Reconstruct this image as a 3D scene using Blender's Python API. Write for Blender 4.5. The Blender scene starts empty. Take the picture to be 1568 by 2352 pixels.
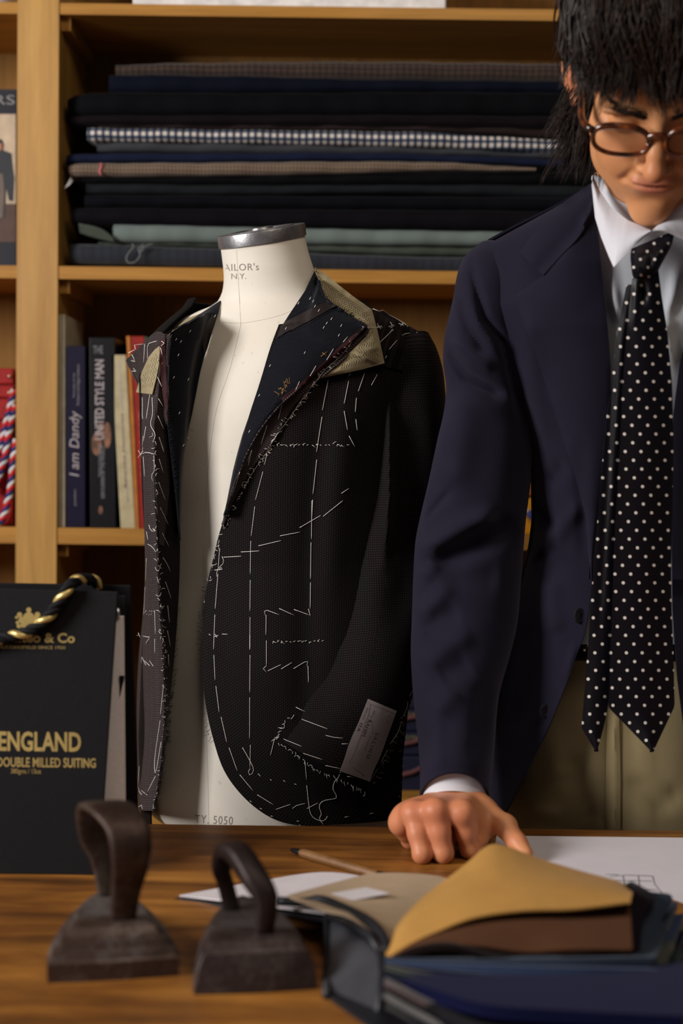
import bpy, math, random
import numpy as np
from mathutils import Vector, Matrix
from mathutils.bvhtree import BVHTree
random.seed(7); rng = np.random.default_rng(7)
scene = bpy.context.scene
COL = scene.collection
# ---------------- camera ----------------
FPX = 3267.0; W_, H_ = 1568.0, 2352.0
CZ = 1.324; PITCH = math.radians(2.4); ROLL = math.radians(0.75)
CAMP = np.array([0., 0., CZ])
ROT = Matrix.Rotation(math.pi/2 - PITCH, 3, 'X') @ Matrix.Rotation(ROLL, 3, 'Z')
cd = bpy.data.cameras.new('camera'); cam = bpy.data.objects.new('camera', cd); COL.objects.link(cam)
cam.location = CAMP; cam.rotation_mode = 'QUATERNION'; cam.rotation_quaternion = ROT.to_quaternion()
cd.sensor_fit = 'VERTICAL'; cd.sensor_height = 36.0; cd.sensor_width = 24.0; cd.lens = 36.0*FPX/H_
cd.clip_start = .05; cd.clip_end = 50
cd.dof.use_dof = True; cd.dof.focus_distance = 1.73; cd.dof.aperture_fstop = 3.3; cd.dof.aperture_blades = 0
scene.camera = cam
# ---------------- light ----------------
def area(name, loc, tgt, sx, sy, power, col):
    l = bpy.data.lights.new(name, 'AREA'); l.shape = 'RECTANGLE'; l.size = sx; l.size_y = sy; l.energy = power; l.color = col
    o = bpy.data.objects.new(name, l); COL.objects.link(o); o.location = loc
    o.rotation_euler = (Vector(tgt)-Vector(loc)).to_track_quat('-Z', 'Y').to_euler()
    return o
area('window_daylight', (-2.25, 0.30, 2.15), (0.1, 1.75, 1.25), 0.85, 1.0, 92, (1, .95, .90))
area('ceiling_panel_light', (0.5, 0.6, 2.75), (0.3, 2.2, 1.2), 1.0, 0.5, 11, (1, .84, .64))
w = bpy.data.worlds.new('world'); scene.world = w; w.use_nodes = True
w.node_tree.nodes['Background'].inputs[0].default_value = (.9, .86, .95, 1); w.node_tree.nodes['Background'].inputs[1].default_value = 0.06
scene.view_settings.view_transform = 'Standard'; scene.view_settings.look = 'None'
scene.view_settings.gamma = 1; scene.view_settings.exposure = 0.0; scene.view_settings.use_curve_mapping = False
# ---------------- geometry helpers ----------------
Rn = np.array(ROT)
def P(x, y, D):
    """photo pixel + distance along the room's depth axis -> point in the room"""
    x = np.asarray(x, float); y = np.asarray(y, float); D = np.asarray(D, float)
    x, y, D = np.broadcast_arrays(x, y, D)
    r = np.stack([(x-784)/FPX, -(y-1176)/FPX, -np.ones_like(x)], -1) @ Rn.T
    return r*(D/r[..., 1])[..., None] + CAMP
TZ = 0.90
def T(x, y, z=0.0):
    """point on the table top (plus height z) seen at a photo pixel"""
    r = np.array([(x-784)/FPX, -(y-1176)/FPX, -1.0]) @ Rn.T
    return r*((TZ+z-CZ)/r[2]) + CAMP
def PT(x, y, D, lift=.0006):
    """as P, but never below the table top"""
    X = P(x, y, D); sh = X.shape; X = X.reshape(-1, 3).copy()
    for k in np.where(X[:, 2] < TZ+lift)[0]:
        r = X[k]-CAMP; X[k] = CAMP+r*((TZ+lift-CZ)/r[2])
    return X.reshape(sh)
def proj(p):
    q = (np.asarray(p)-CAMP) @ Rn
    return 784+FPX*q[..., 0]/-q[..., 2], 1176-FPX*q[..., 1]/-q[..., 2]
ROOT = {}
def tag(o, label=None, cat=None, group=None, kind=None):
    if label: o['label'] = label
    if cat: o['category'] = cat
    if group: o['group'] = group
    if kind: o['kind'] = kind
    return o
def thing(name, label, cat, loc, group=None):
    o = bpy.data.objects.new(name, None); COL.objects.link(o); o.location = Vector(loc); o.empty_display_size = .05
    ROOT[o.name] = np.array(loc, float); return tag(o, label, cat, group)
def obj(name, V, F, mat, parent=None, smooth=True, uv=None, angle=None):
    V = np.asarray(V, float)
    if parent is not None: off = ROOT[parent.name]
    else: off = np.array([(V[:, 0].min()+V[:, 0].max())/2, (V[:, 1].min()+V[:, 1].max())/2, V[:, 2].min()])
    me = bpy.data.meshes.new(name)
    me.from_pydata((V-off).tolist(), [], [tuple(int(i) for i in f) for f in F])
    if uv is not None:
        ul = me.uv_layers.new(name='uv'); idx = np.empty(len(me.loops), int); me.loops.foreach_get('vertex_index', idx)
        ul.data.foreach_set('uv', np.asarray(uv, float)[idx].astype(np.float32).ravel())
    for m in (mat if isinstance(mat, (list, tuple)) else [mat]): me.materials.append(m)
    me.validate(); me.update()
    if smooth: me.polygons.foreach_set('use_smooth', [True]*len(me.polygons))
    if angle: me.set_sharp_from_angle(angle=math.radians(angle))
    o = bpy.data.objects.new(name, me); COL.objects.link(o)
    if parent is not None: o.parent = parent
    else: o.location = Vector(off)
    ROOT[o.name] = off
    return o
class MB:
    """collects shapes into one mesh"""
    def __init__(s): s.V = []; s.F = []; s.n = 0; s.UV = []
    def add(s, V, F, uv=None):
        V = np.asarray(V, float); s.V.append(V); s.F += [tuple(i+s.n for i in f) for f in F]; s.n += len(V)
        s.UV.append(np.zeros((len(V), 2)) if uv is None else np.asarray(uv, float)); return s
    def box(s, a, b):
        x0, y0, z0 = a; x1, y1, z1 = b
        V = [(x0,y0,z0),(x1,y0,z0),(x1,y1,z0),(x0,y1,z0),(x0,y0,z1),(x1,y0,z1),(x1,y1,z1),(x0,y1,z1)]
        return s.add(V, [(0,3,2,1),(4,5,6,7),(0,1,5,4),(1,2,6,5),(2,3,7,6),(3,0,4,7)])
    def hexa(s, V):   # 4 bottom/front + 4 top/back points
        return s.add(V, [(0,3,2,1),(4,5,6,7),(0,1,5,4),(1,2,6,5),(2,3,7,6),(3,0,4,7)])
    def tube(s, pts, r, n=6, flat=None):
        pts = np.asarray(pts, float); m = len(pts); r = np.broadcast_to(np.asarray(r, float), (m,))
        t = np.gradient(pts, axis=0); t /= (np.linalg.norm(t, axis=1)[:, None]+1e-12)
        up = np.array([0, 0, 1.]) if abs(t[0, 2]) < .9 else np.array([0, 1., 0])
        a = np.cross(t[0], up); a /= np.linalg.norm(a)
        V = []
        for i in range(m):
            a = a-t[i]*np.dot(a, t[i]); a /= (np.linalg.norm(a)+1e-12); b = np.cross(t[i], a)
            ang = np.arange(n)*2*math.pi/n
            V.append(pts[i]+r[i]*(np.cos(ang)[:, None]*a+np.sin(ang)[:, None]*b))
        V = np.concatenate(V)
        F = [(i*n+j, i*n+(j+1) % n, (i+1)*n+(j+1) % n, (i+1)*n+j) for i in range(m-1) for j in range(n)]
        F.append(tuple(range(n-1, -1, -1))); F.append(tuple((m-1)*n+j for j in range(n)))
        return s.add(V, F)
    def build(s, name, mat, parent=None, smooth=True, angle=None, uv=False):
        return obj(name, np.concatenate(s.V), s.F, mat, parent, smooth, np.concatenate(s.UV) if uv else None, angle)
def bevel(o, w, seg=2):
    m = o.modifiers.new('bevel', 'BEVEL'); m.width = w; m.segments = seg; m.limit_method = 'ANGLE'; return o
def cr(pts, n, smooth=True):
    """resample a polyline at n points by arc length, Catmull-Rom when smooth"""
    p = np.asarray(pts, float)
    if smooth and len(p) > 2:
        q = np.vstack([2*p[0]-p[1], p, 2*p[-1]-p[-2]]); out = []
        for i in range(1, len(q)-2):
            t = np.linspace(0, 1, 14, endpoint=False)[:, None]
            a, b, c, d = q[i-1], q[i], q[i+1], q[i+2]
            out.append(.5*((2*b)+(-a+c)*t+(2*a-5*b+4*c-d)*t*t+(-a+3*b-3*c+d)*t**3))
        p = np.vstack(out+[p[-1:]])
    d = np.r_[0, np.cumsum(np.linalg.norm(np.diff(p[:, :2], axis=0), axis=1)+1e-9)]
    s = np.linspace(0, d[-1], n)
    return np.stack([np.interp(s, d, p[:, k]) for k in range(p.shape[1])], 1)
def loftc(curves, nu, nv, smooth=True, across=True):
    """curves (x,y[,D]) -> grid nv x nu"""
    C = np.stack([cr(c, nv, smooth) for c in curves], 1)      # nv, nc, k
    nc = C.shape[1]; u = np.linspace(0, nc-1, nu); G = np.empty((nv, nu, C.shape[2]))
    for k, uu in enumerate(u):
        i = min(int(uu), nc-2); t = uu-i
        b, c = C[:, i], C[:, i+1]
        if across and nc > 2:
            a = C[:, i-1] if i > 0 else 2*b-c
            d = C[:, i+2] if i+2 < nc else 2*c-b
            G[:, k] = .5*((2*b)+(-a+c)*t+(2*a-5*b+4*c-d)*t*t+(-a+3*b-3*c+d)*t**3)
        else: G[:, k] = b+(c-b)*t
    return G
def distpl(x, y, pl):
    pl = np.asarray(pl, float); best = np.full(np.shape(x), 1e9)
    for (x0, y0), (x1, y1) in zip(pl[:-1, :2], pl[1:, :2]):
        dx, dy = x1-x0, y1-y0; t = np.clip(((x-x0)*dx+(y-y0)*dy)/(dx*dx+dy*dy), 0, 1)
        best = np.minimum(best, np.hypot(x-x0-t*dx, y-y0-t*dy))
    return best
def foldw(x, y, pl, wd):
    """weight of a fold along a line: full in its middle, running out at its ends"""
    pl = np.asarray(pl, float); best = np.full(np.shape(x), 1e9); S = np.zeros(np.shape(x)); acc = 0
    tot = sum(math.dist(a, b) for a, b in zip(pl[:-1, :2], pl[1:, :2]))
    for (x0, y0), (x1, y1) in zip(pl[:-1, :2], pl[1:, :2]):
        dx, dy = x1-x0, y1-y0; L = math.hypot(dx, dy); t = np.clip(((x-x0)*dx+(y-y0)*dy)/(L*L), 0, 1)
        d = np.hypot(x-x0-t*dx, y-y0-t*dy); m = d < best; best = np.where(m, d, best); S = np.where(m, (acc+t*L)/tot, S); acc += L
    e = np.clip(np.minimum(S, 1-S)/.22, 0, 1)
    return np.exp(-(best/wd)**2)*(.12+.88*e*e*(3-2*e))
def folds(G, fl):
    for pl, wd, amp in fl:
        G[..., 2] -= amp*foldw(G[..., 0], G[..., 1], pl, wd)
    return G
SURF = {}
def bvh_of(V, F): return BVHTree.FromPolygons([Vector(v) for v in V], [list(map(int, f)) for f in F])
def gridF(nv, nu): return [(i*nu+j, i*nu+j+1, (i+1)*nu+j+1, (i+1)*nu+j) for i in range(nv-1) for j in range(nu-1)]
def cloth_uv(X):
    """texture coordinates in metres along the cloth"""
    nv, nu = X.shape[:2]; m = nu//2
    du = np.linalg.norm(np.diff(X, axis=1), axis=-1); U = np.concatenate([np.zeros((nv, 1)), np.cumsum(du, 1)], 1); U = U-U[:, m:m+1]+X[:, m:m+1, 0]
    return np.stack([U, np.broadcast_to(X[:, m:m+1, 2], U.shape)], -1)
def drape(curves, nu, nv, surf, off, smooth=True, across=True, bulge=0.0, offu=None, passes=4):
    """a layer laid over what is already there"""
    G2 = loftc([[(c[0], c[1]) for c in cv] for cv in curves], nu, nv, smooth, across); D = np.full(G2.shape[:2], np.nan)
    for i in range(nv):
        for j in range(nu):
            h = hit(G2[i, j, 0], G2[i, j, 1], surf, 0)
            if h is not None: D[i, j] = h[1]
    for _ in range(200):
        bad = np.isnan(D)
        if not bad.any(): break
        Q = np.pad(D, 1, constant_values=np.nan); S = np.stack([Q[:-2, 1:-1], Q[2:, 1:-1], Q[1:-1, :-2], Q[1:-1, 2:]])
        with np.errstate(all='ignore'):
            cnt = (~np.isnan(S)).sum(0); m = np.where(cnt > 0, np.nansum(S, 0)/np.maximum(cnt, 1), np.nan)
        D = np.where(bad, m, D)
    raw = D.copy()
    for _ in range(passes):
        for ax in (0, 1):
            Q = np.moveaxis(D, ax, 0); Q[1:-1] = (Q[:-2]+2*Q[1:-1]+Q[2:])/4
        D = np.minimum(D, raw)
    u = np.linspace(0, 1, nu)[None, :]
    D = D-off-bulge*np.sin(math.pi*u)
    if offu is not None: D = D-np.interp(u, np.linspace(0, 1, len(offu)), offu)
    return np.concatenate([G2, D[..., None]], -1)
def sheet(name, G, mat, parent, t=.0015, surf=None, uvs=None):
    """G: grid of (x,y,D); a cloth sheet of real thickness"""
    nv, nu = G.shape[:2]; X = P(G[..., 0], G[..., 1], G[..., 2])
    gu = np.gradient(X, axis=1); gv = np.gradient(X, axis=0); n = np.cross(gu, gv)
    n /= (np.linalg.norm(n, axis=-1)[..., None]+1e-12)
    if np.mean(np.sum(n*(CAMP-X), -1)) < 0: n = -n
    B = X-n*t; V = np.concatenate([X.reshape(-1, 3), B.reshape(-1, 3)]); N = nv*nu
    Ff = gridF(nv, nu); F = list(Ff)+[tuple(i+N for i in f[::-1]) for f in Ff]
    e = [(0, j) for j in range(nu)]+[(i, nu-1) for i in range(1, nv)]+[(nv-1, j) for j in range(nu-2, -1, -1)]+[(i, 0) for i in range(nv-2, 0, -1)]
    e = [i*nu+j for i, j in e]
    for a, b in zip(e, e[1:]+e[:1]): F.append((b, a, a+N, b+N))
    uv = (np.stack([G[..., 0]/uvs, -G[..., 1]/uvs], -1) if uvs else cloth_uv(X)).reshape(-1, 2); uv = np.concatenate([uv, uv])
    o = obj(name, V, F, mat, parent, uv=uv, angle=60)
    if surf: SURF.setdefault(surf, []).append(bvh_of(X.reshape(-1, 3), Ff))
    return o
def rings(R, nseg, nring, smooth=True):
    """R: list of (xL,yL,xR,yR,Dc,rd,arch); returns grid (nring,nseg,3) of (x,y,D)"""
    C = cr([(r[0]+1e-6*i,)+tuple(r[1:]) for i, r in enumerate(R)], nring, smooth)
    ph = np.arange(nseg)*2*math.pi/nseg
    s, c = np.sin(ph), np.cos(ph); G = np.empty((nring, nseg, 3))
    for i, (xl, yl, xr, yr, D, rd, ar) in enumerate(C):
        k = (s+1)/2
        G[i, :, 0] = xl+(xr-xl)*k; G[i, :, 1] = yl+(yr-yl)*k-ar*c; G[i, :, 2] = D-rd*c
    return G
def rtube(name, G, mat, parent, surf=None, cap=(True, True), inner=0.0, ffront=None):
    nv, nu = G.shape[:2]
    X = P(G[..., 0], G[..., 1], G[..., 2]); V = X.reshape(-1, 3)
    F = [(i*nu+j, i*nu+(j+1) % nu, (i+1)*nu+(j+1) % nu, (i+1)*nu+j) for i in range(nv-1) for j in range(nu)]
    Ff = list(F)
    if inner:      # open end: add an inner skin so that the cloth has thickness
        cen = X.mean(1, keepdims=True); d = X-cen; d /= np.linalg.norm(d, axis=-1)[..., None]
        V2 = (X-d*inner).reshape(-1, 3); N = len(V); V = np.concatenate([V, V2])
        F += [tuple(k+N for k in f[::-1]) for f in Ff]
        F += [((nv-1)*nu+j, (nv-1)*nu+(j+1) % nu, N+(nv-1)*nu+(j+1) % nu, N+(nv-1)*nu+j) for j in range(nu)]
        F += [((j+1) % nu, j, N+j, N+(j+1) % nu) for j in range(nu)]
    else:
        if cap[0]: F.append(tuple(range(nu-1, -1, -1)))
        if cap[1]: F.append(tuple((nv-1)*nu+j for j in range(nu)))
    uv = cloth_uv(X).reshape(-1, 2)
    if inner: uv = np.concatenate([uv, uv])
    o = obj(name, V, F, mat, parent, uv=uv, angle=50)
    if surf: SURF.setdefault(surf, []).append(bvh_of(X.reshape(-1, 3), Ff))
    return o
def hit(px, py, surf, off=.0008, dflt=None):
    """nearest point of the named surfaces behind a photo pixel, lifted off by a thread's radius"""
    p = P(px, py, 1.0); d = Vector(p-CAMP).normalized(); best = None
    for b in (SURF[surf] if isinstance(surf, str) else [k for n_ in surf for k in SURF[n_]]):
        loc, n, i, dist = b.ray_cast(Vector(CAMP), d, 6)
        if loc is not None and (best is None or dist < best[0]): best = (dist, loc)
    if best is None: return None
    return np.array(best[1]-d*off)
def thread(mb, pts, surf, r=.0004, step=9, off=.0007, dflt=1.8, n=5, taper=False):
    L = sum(math.dist(a[:2], b[:2]) for a, b in zip(pts, pts[1:])); k = max(2, int(L/step)+1)
    q = cr(pts, k, smooth=len(pts) > 2); out = []; last = dflt
    for x, y in q[:, :2]:
        h = hit(x, y, surf, off)
        if h is None: h = P(x, y, last)
        else: last = h[1]
        out.append(h)
    out = np.array(out)
    if len(out) > 2:                                   # a thread does not jump in depth
        for _ in range(2): out[1:-1, 1] = np.minimum(out[1:-1, 1], (out[:-2, 1]+out[2:, 1])/2+.0006)
    mb.tube(out, r, n); return mb
# ---------------- materials ----------------
def new_mat(name):
    m = bpy.data.materials.new(name); m.use_nodes = True; nt = m.node_tree
    return m, nt, nt.nodes['Principled BSDF']
def lnk(nt, a, b): nt.links.new(a, b)
def coords(nt, scale=(1, 1, 1), kind='Object', rot=(0, 0, 0)):
    tc = nt.nodes.new('ShaderNodeTexCoord'); mp = nt.nodes.new('ShaderNodeMapping')
    mp.inputs['Scale'].default_value = scale; mp.inputs['Rotation'].default_value = rot
    lnk(nt, tc.outputs[kind], mp.inputs['Vector']); return mp.outputs['Vector']
def ramp(nt, fac, stops):
    r = nt.nodes.new('ShaderNodeValToRGB'); lnk(nt, fac, r.inputs[0]); e = r.color_ramp.elements
    while len(e) < len(stops): e.new(.5)
    for k, (p, c) in enumerate(stops): e[k].position = p; e[k].color = (*c, 1)
    return r.outputs[0]
def noise(nt, vec, scale, detail=3, rough=.55, dist=0):
    n = nt.nodes.new('ShaderNodeTexNoise'); n.inputs['Scale'].default_value = scale; n.inputs['Detail'].default_value = detail
    n.inputs['Roughness'].default_value = rough; n.inputs['Distortion'].default_value = dist
    lnk(nt, vec, n.inputs['Vector']); return n.outputs[0]
def math_(nt, op, a, b=None, c=None):
    n = nt.nodes.new('ShaderNodeMath'); n.operation = op
    for i, v in enumerate((a, b, c)):
        if v is None: continue
        if isinstance(v, (int, float)): n.inputs[i].default_value = v
        else: lnk(nt, v, n.inputs[i])
    return n.outputs[0]
def mixc(nt, fac, a, b, mode='MIX'):
    n = nt.nodes.new('ShaderNodeMix'); n.data_type = 'RGBA'; n.blend_type = mode
    for s, v in ((0, fac), (6, a), (7, b)):
        if isinstance(v, (int, float)): n.inputs[s].default_value = v
        elif isinstance(v, tuple): n.inputs[s].default_value = (*v, 1)
        else: lnk(nt, v, n.inputs[s])
    return n.outputs[2]
def sepxyz(nt, vec):
    s = nt.nodes.new('ShaderNodeSeparateXYZ'); lnk(nt, vec, s.inputs[0]); return s.outputs
def bump(nt, b, h, strength=.3, dist=.001):
    n = nt.nodes.new('ShaderNodeBump'); n.inputs['Strength'].default_value = strength; n.inputs['Distance'].default_value = dist
    lnk(nt, h, n.inputs['Height']); lnk(nt, n.outputs[0], b.inputs['Normal'])
def plain(name, c, rough=.6, metal=0, var=.18, scale=40, bmp=.15, spec=.3, sheen=0, coat=0, bd=.0006):
    m, nt, b = new_mat(name); v = coords(nt); n = noise(nt, v, scale, 4)
    lo = tuple(x*(1-var) for x in c); hi = tuple(min(1, x*(1+var)) for x in c)
    lnk(nt, ramp(nt, n, [(.3, lo), (.7, hi)]), b.inputs['Base Color'])
    b.inputs['Roughness'].default_value = rough; b.inputs['Metallic'].default_value = metal
    b.inputs['Specular IOR Level'].default_value = spec
    b.inputs['Sheen Weight'].default_value = sheen; b.inputs['Sheen Roughness'].default_value = .4; b.inputs['Coat Weight'].default_value = coat
    if bmp: bump(nt, b, noise(nt, v, scale*6, 2), bmp, bd)
    return m
def wood(name, lo, hi, axis='Z', rough=.45, gs=1.0, coat=.1, spec=.5):
    m, nt, b = new_mat(name); k = 28*gs
    sc = {'X': (k*.06, k, k), 'Z': (k, k, k*.06), 'Y': (k, k*.06, k)}[axis]
    v = coords(nt, sc); n1 = noise(nt, v, 1.0, 4, .6, .7); n2 = noise(nt, v, 5.0, 5, .7)
    f = math_(nt, 'ADD', math_(nt, 'MULTIPLY', n1, .65), math_(nt, 'MULTIPLY', n2, .35))
    mid = tuple((a+c)/2 for a, c in zip(lo, hi))
    lnk(nt, ramp(nt, f, [(.36, lo), (.5, mid), (.64, hi)]), b.inputs['Base Color'])
    b.inputs['Roughness'].default_value = rough; b.inputs['Coat Weight'].default_value = coat; b.inputs['Specular IOR Level'].default_value = spec
    bump(nt, b, n2, .12, .0008); return m
def cloth(name, c, c2=None, pitch=.0009, rough=.85, sheen=.06, var=.1, sheen_c=None, spec=.08):
    """plain woven cloth: fine weave of threads of two shades"""
    m, nt, b = new_mat(name); v = coords(nt); s = sepxyz(nt, v); k = 2*math.pi/pitch
    wv = math_(nt, 'MULTIPLY', math_(nt, 'SINE', math_(nt, 'MULTIPLY', math_(nt, 'ADD', s[0], s[1]), k)), math_(nt, 'SINE', math_(nt, 'MULTIPLY', s[2], k)))
    f = math_(nt, 'MULTIPLY_ADD', wv, .35, .5); n = noise(nt, v, 60, 3)
    c2 = c2 or tuple(x*1.35 for x in c); c1 = tuple(x*.8 for x in c)
    col = ramp(nt, math_(nt, 'ADD', math_(nt, 'MULTIPLY', f, .8), math_(nt, 'MULTIPLY', n, .2)), [(.2, c1), (.8, c2)])
    lnk(nt, col, b.inputs['Base Color']); b.inputs['Roughness'].default_value = rough; b.inputs['Specular IOR Level'].default_value = spec
    b.inputs['Sheen Weight'].default_value = sheen; b.inputs['Sheen Roughness'].default_value = .35
    if sheen_c: b.inputs['Sheen Tint'].default_value = (*sheen_c, 1)
    bump(nt, b, f, .12, .0003); return m
def check(name, base, light, red, px, rough=.85, sheen=.3):
    """puppytooth check with fine light threads"""
    m, nt, b = new_mat(name); v = coords(nt, kind='UV'); s = sepxyz(nt, v); k = 2*math.pi/px
    sx = math_(nt, 'SINE', math_(nt, 'MULTIPLY', s[0], k)); sz = math_(nt, 'SINE', math_(nt, 'MULTIPLY', s[1], k))
    f = math_(nt, 'MULTIPLY', math_(nt, 'ADD', sx, .25), math_(nt, 'ADD', sz, .25))
    stripe = math_(nt, 'SINE', math_(nt, 'MULTIPLY', s[0], 2*math.pi/.035))
    lt = mixc(nt, math_(nt, 'MULTIPLY_ADD', stripe, .35, .4), light, red)
    g = ramp(nt, f, [(.35, (0, 0, 0)), (.75, (1, 1, 1))])
    n = noise(nt, v, 900, 2)
    g = math_(nt, 'MULTIPLY', g, math_(nt, 'MULTIPLY_ADD', n, 1.2, .2))
    lnk(nt, mixc(nt, g, base, lt), b.inputs['Base Color']); b.inputs['Roughness'].default_value = rough
    b.inputs['Sheen Weight'].default_value = sheen; b.inputs['Sheen Roughness'].default_value = .4; b.inputs['Specular IOR Level'].default_value = .15
    bump(nt, b, f, .25, .0004); return m
# ---------------- writing ----------------
def text_verts(s, shear=0, bold=0.0, space=1.0):
    cu = bpy.data.curves.new('t', 'FONT'); cu.body = s; cu.size = 1; cu.shear = shear; cu.offset = bold; cu.space_character = space; cu.resolution_u = 3
    o = bpy.data.objects.new('t', cu); COL.objects.link(o); dg = bpy.context.evaluated_depsgraph_get()
    me = bpy.data.meshes.new_from_object(o.evaluated_get(dg)); V = np.array([v.co[:] for v in me.vertices]); F = [tuple(p.vertices) for p in me.polygons]
    bpy.data.objects.remove(o); bpy.data.curves.remove(cu); bpy.data.meshes.remove(me)
    V[:, 0] -= V[:, 0].min(); w = V[:, 0].max(); return V, F, w
def write(name, s, mapper, length, height, mat, parent, align='L', **kw):
    """mapper(a,b) takes photo-pixel offsets along / above the baseline to a point"""
    V, F, w = text_verts(s, **kw); kx = length/w; ky = height/.70
    L = [mapper(a*kx-(length if align == 'R' else 0), b*ky) for a, b, _ in V]
    ok = [p is not None for p in L]; idx = np.cumsum(ok)-1       # letters running round an edge are cut there
    F = [tuple(int(idx[i]) for i in f) for f in F if all(ok[i] for i in f)]; X = np.array([p for p in L if p is not None])
    return obj(name, X, F, mat, parent, smooth=False)
# ================= materials of the room =================
M_oakZ = wood('oak_upright', (.33, .165, .034), (.50, .275, .068), 'Z')
M_oakX = wood('oak_shelf', (.30, .135, .020), (.46, .225, .042), 'X', rough=.55, coat=.03, spec=.3)
M_oakB = wood('oak_back', (.15, .075, .022), (.25, .125, .036), 'Z', gs=.7, rough=.8, coat=0, spec=.15)
M_wall = plain('wall_paint', (.25, .17, .10), .9, scale=6, bmp=.05)
M_floor = wood('floor_boards', (.10, .05, .02), (.2, .11, .05), 'X')
def table_mat():
    m, nt, b = new_mat('table_wood'); v = coords(nt, (1.2, 9, 9)); v2 = coords(nt, (5, 60, 60)); v3 = coords(nt, (2.2, 2.5, 2.5))
    n1 = noise(nt, v, 1.6, 5, .62, 1.2); n2 = noise(nt, v2, 1.0, 5, .7); n3 = noise(nt, v3, 2.2, 3, .6)
    f = math_(nt, 'ADD', math_(nt, 'MULTIPLY', n1, .5), math_(nt, 'ADD', math_(nt, 'MULTIPLY', n2, .25), math_(nt, 'MULTIPLY', n3, .25)))
    lnk(nt, ramp(nt, f, [(.36, (.040, .015, .004)), (.47, (.16, .058, .010)), (.56, (.31, .125, .021)), (.66, (.45, .205, .040))]), b.inputs['Base Color'])
    b.inputs['Roughness'].default_value = .42; b.inputs['Coat Weight'].default_value = .12; b.inputs['Coat Roughness'].default_value = .3
    bump(nt, b, n2, .2, .001); return m
M_table = table_mat()
# ================= room shell =================
def struct(name, a, b, m): return tag(MB().box(a, b).build(name, m, smooth=False), kind='structure')
struct('floor', (-3, -1.5, -.05), (3, 2.95, 0), M_floor)
struct('wall_back', (-3, 2.90, 0), (3, 2.98, 3.0), M_wall)
# ================= bookcase =================
DF = 2.40; DB = 2.645
def Zp(x, y): return float(P(x, y, DF)[2])
def Xp(x, y): return float(P(x, y, DF)[0])
bc = thing('bookcase', 'tall oak bookcase with thick uprights and shelves filled with folded cloth and books', 'bookcase', (0.1, DF, 0))
zt = [(Zp(600, 12), Zp(600, 38)), (Zp(600, 617), Zp(600, 646)), (Zp(250, 1214), Zp(250, 1251)), (Zp(940, 1832), Zp(940, 1868))]
xpl, xpr = Xp(38, 700), Xp(132, 700); XR = Xp(1640, 700); XR2 = XR+.07; XL = xpl-.85
MB().box((xpl, DF, 0), (xpr, DB, 2.35)).build('upright', M_oakZ, bc, False)
MB().box((XR, DF, 0), (XR2, DB, 2.35)).build('upright', M_oakZ, bc, False)
MB().box((XL-.07, DF, 0), (XL, DB, 2.35)).build('upright', M_oakZ, bc, False)
for z1, z0 in zt:
    MB().box((xpr, DF+.002, z0), (XR, DB, z1)).build('shelf', M_oakX, bc, False)
    MB().box((XL, DF+.002, z0), (xpl, DB, z1)).build('shelf', M_oakX, bc, False)
MB().box((XL-.07, DB, 0), (XR2, DB+.012, 2.35)).build('back_panel', M_oakB, bc, False)
MB().box((XL-.07, DF-.01, 2.35), (XR2, DB+.012, 2.385)).build('top_board', M_oakX, bc, False)
MB().box((xpr, DF+.004, .08), (XR, DF+.024, zt[3][1])).build('lower_panel', M_oakX, bc, False)
MB().box((XL, DF+.004, .08), (xpl, DF+.024, zt[3][1])).build('lower_panel', M_oakX, bc, False)
for z1, z0 in zt[:3]:
    MB().box((xpr, DF+.02, z0-.022), (xpr+.016, DB, z0)).build('shelf_cleat', M_oakX, bc, False)
# ================= folded cloth lengths =================
def gingham():
    m, nt, b = new_mat('gingham_cloth'); v = coords(nt); s = sepxyz(nt, v)
    a = math_(nt, 'GREATER_THAN', math_(nt, 'SINE', math_(nt, 'MULTIPLY', s[0], 2*math.pi/.0122)), -.1)
    z = math_(nt, 'GREATER_THAN', math_(nt, 'SINE', math_(nt, 'MULTIPLY', s[2], 2*math.pi/.0118)), -.1)
    f = math_(nt, 'ADD', a, z)
    lnk(nt, ramp(nt, math_(nt, 'MULTIPLY', f, .5), [(.0, (.008, .012, .035)), (.5, (.05, .07, .11)), (.95, (.62, .55, .50))]), b.inputs['Base Color'])
    b.inputs['Roughness'].default_value = .9; return m
def stripes(name, base, line, p, p2=None, red=None):
    m, nt, b = new_mat(name); v = coords(nt); s = sepxyz(nt, v)
    a = math_(nt, 'SINE', math_(nt, 'MULTIPLY', s[0], 2*math.pi/p)); z = math_(nt, 'SINE', math_(nt, 'MULTIPLY', s[2], 2*math.pi/(p2 or p)))
    f = math_(nt, 'MULTIPLY_ADD', math_(nt, 'ADD', a, z), .25, .5)
    lnk(nt, ramp(nt, f, [(.35, base), (.75, line)]), b.inputs['Base Color']); b.inputs['Roughness'].default_value = .9
    b.inputs['Sheen Weight'].default_value = .2; return m
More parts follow.
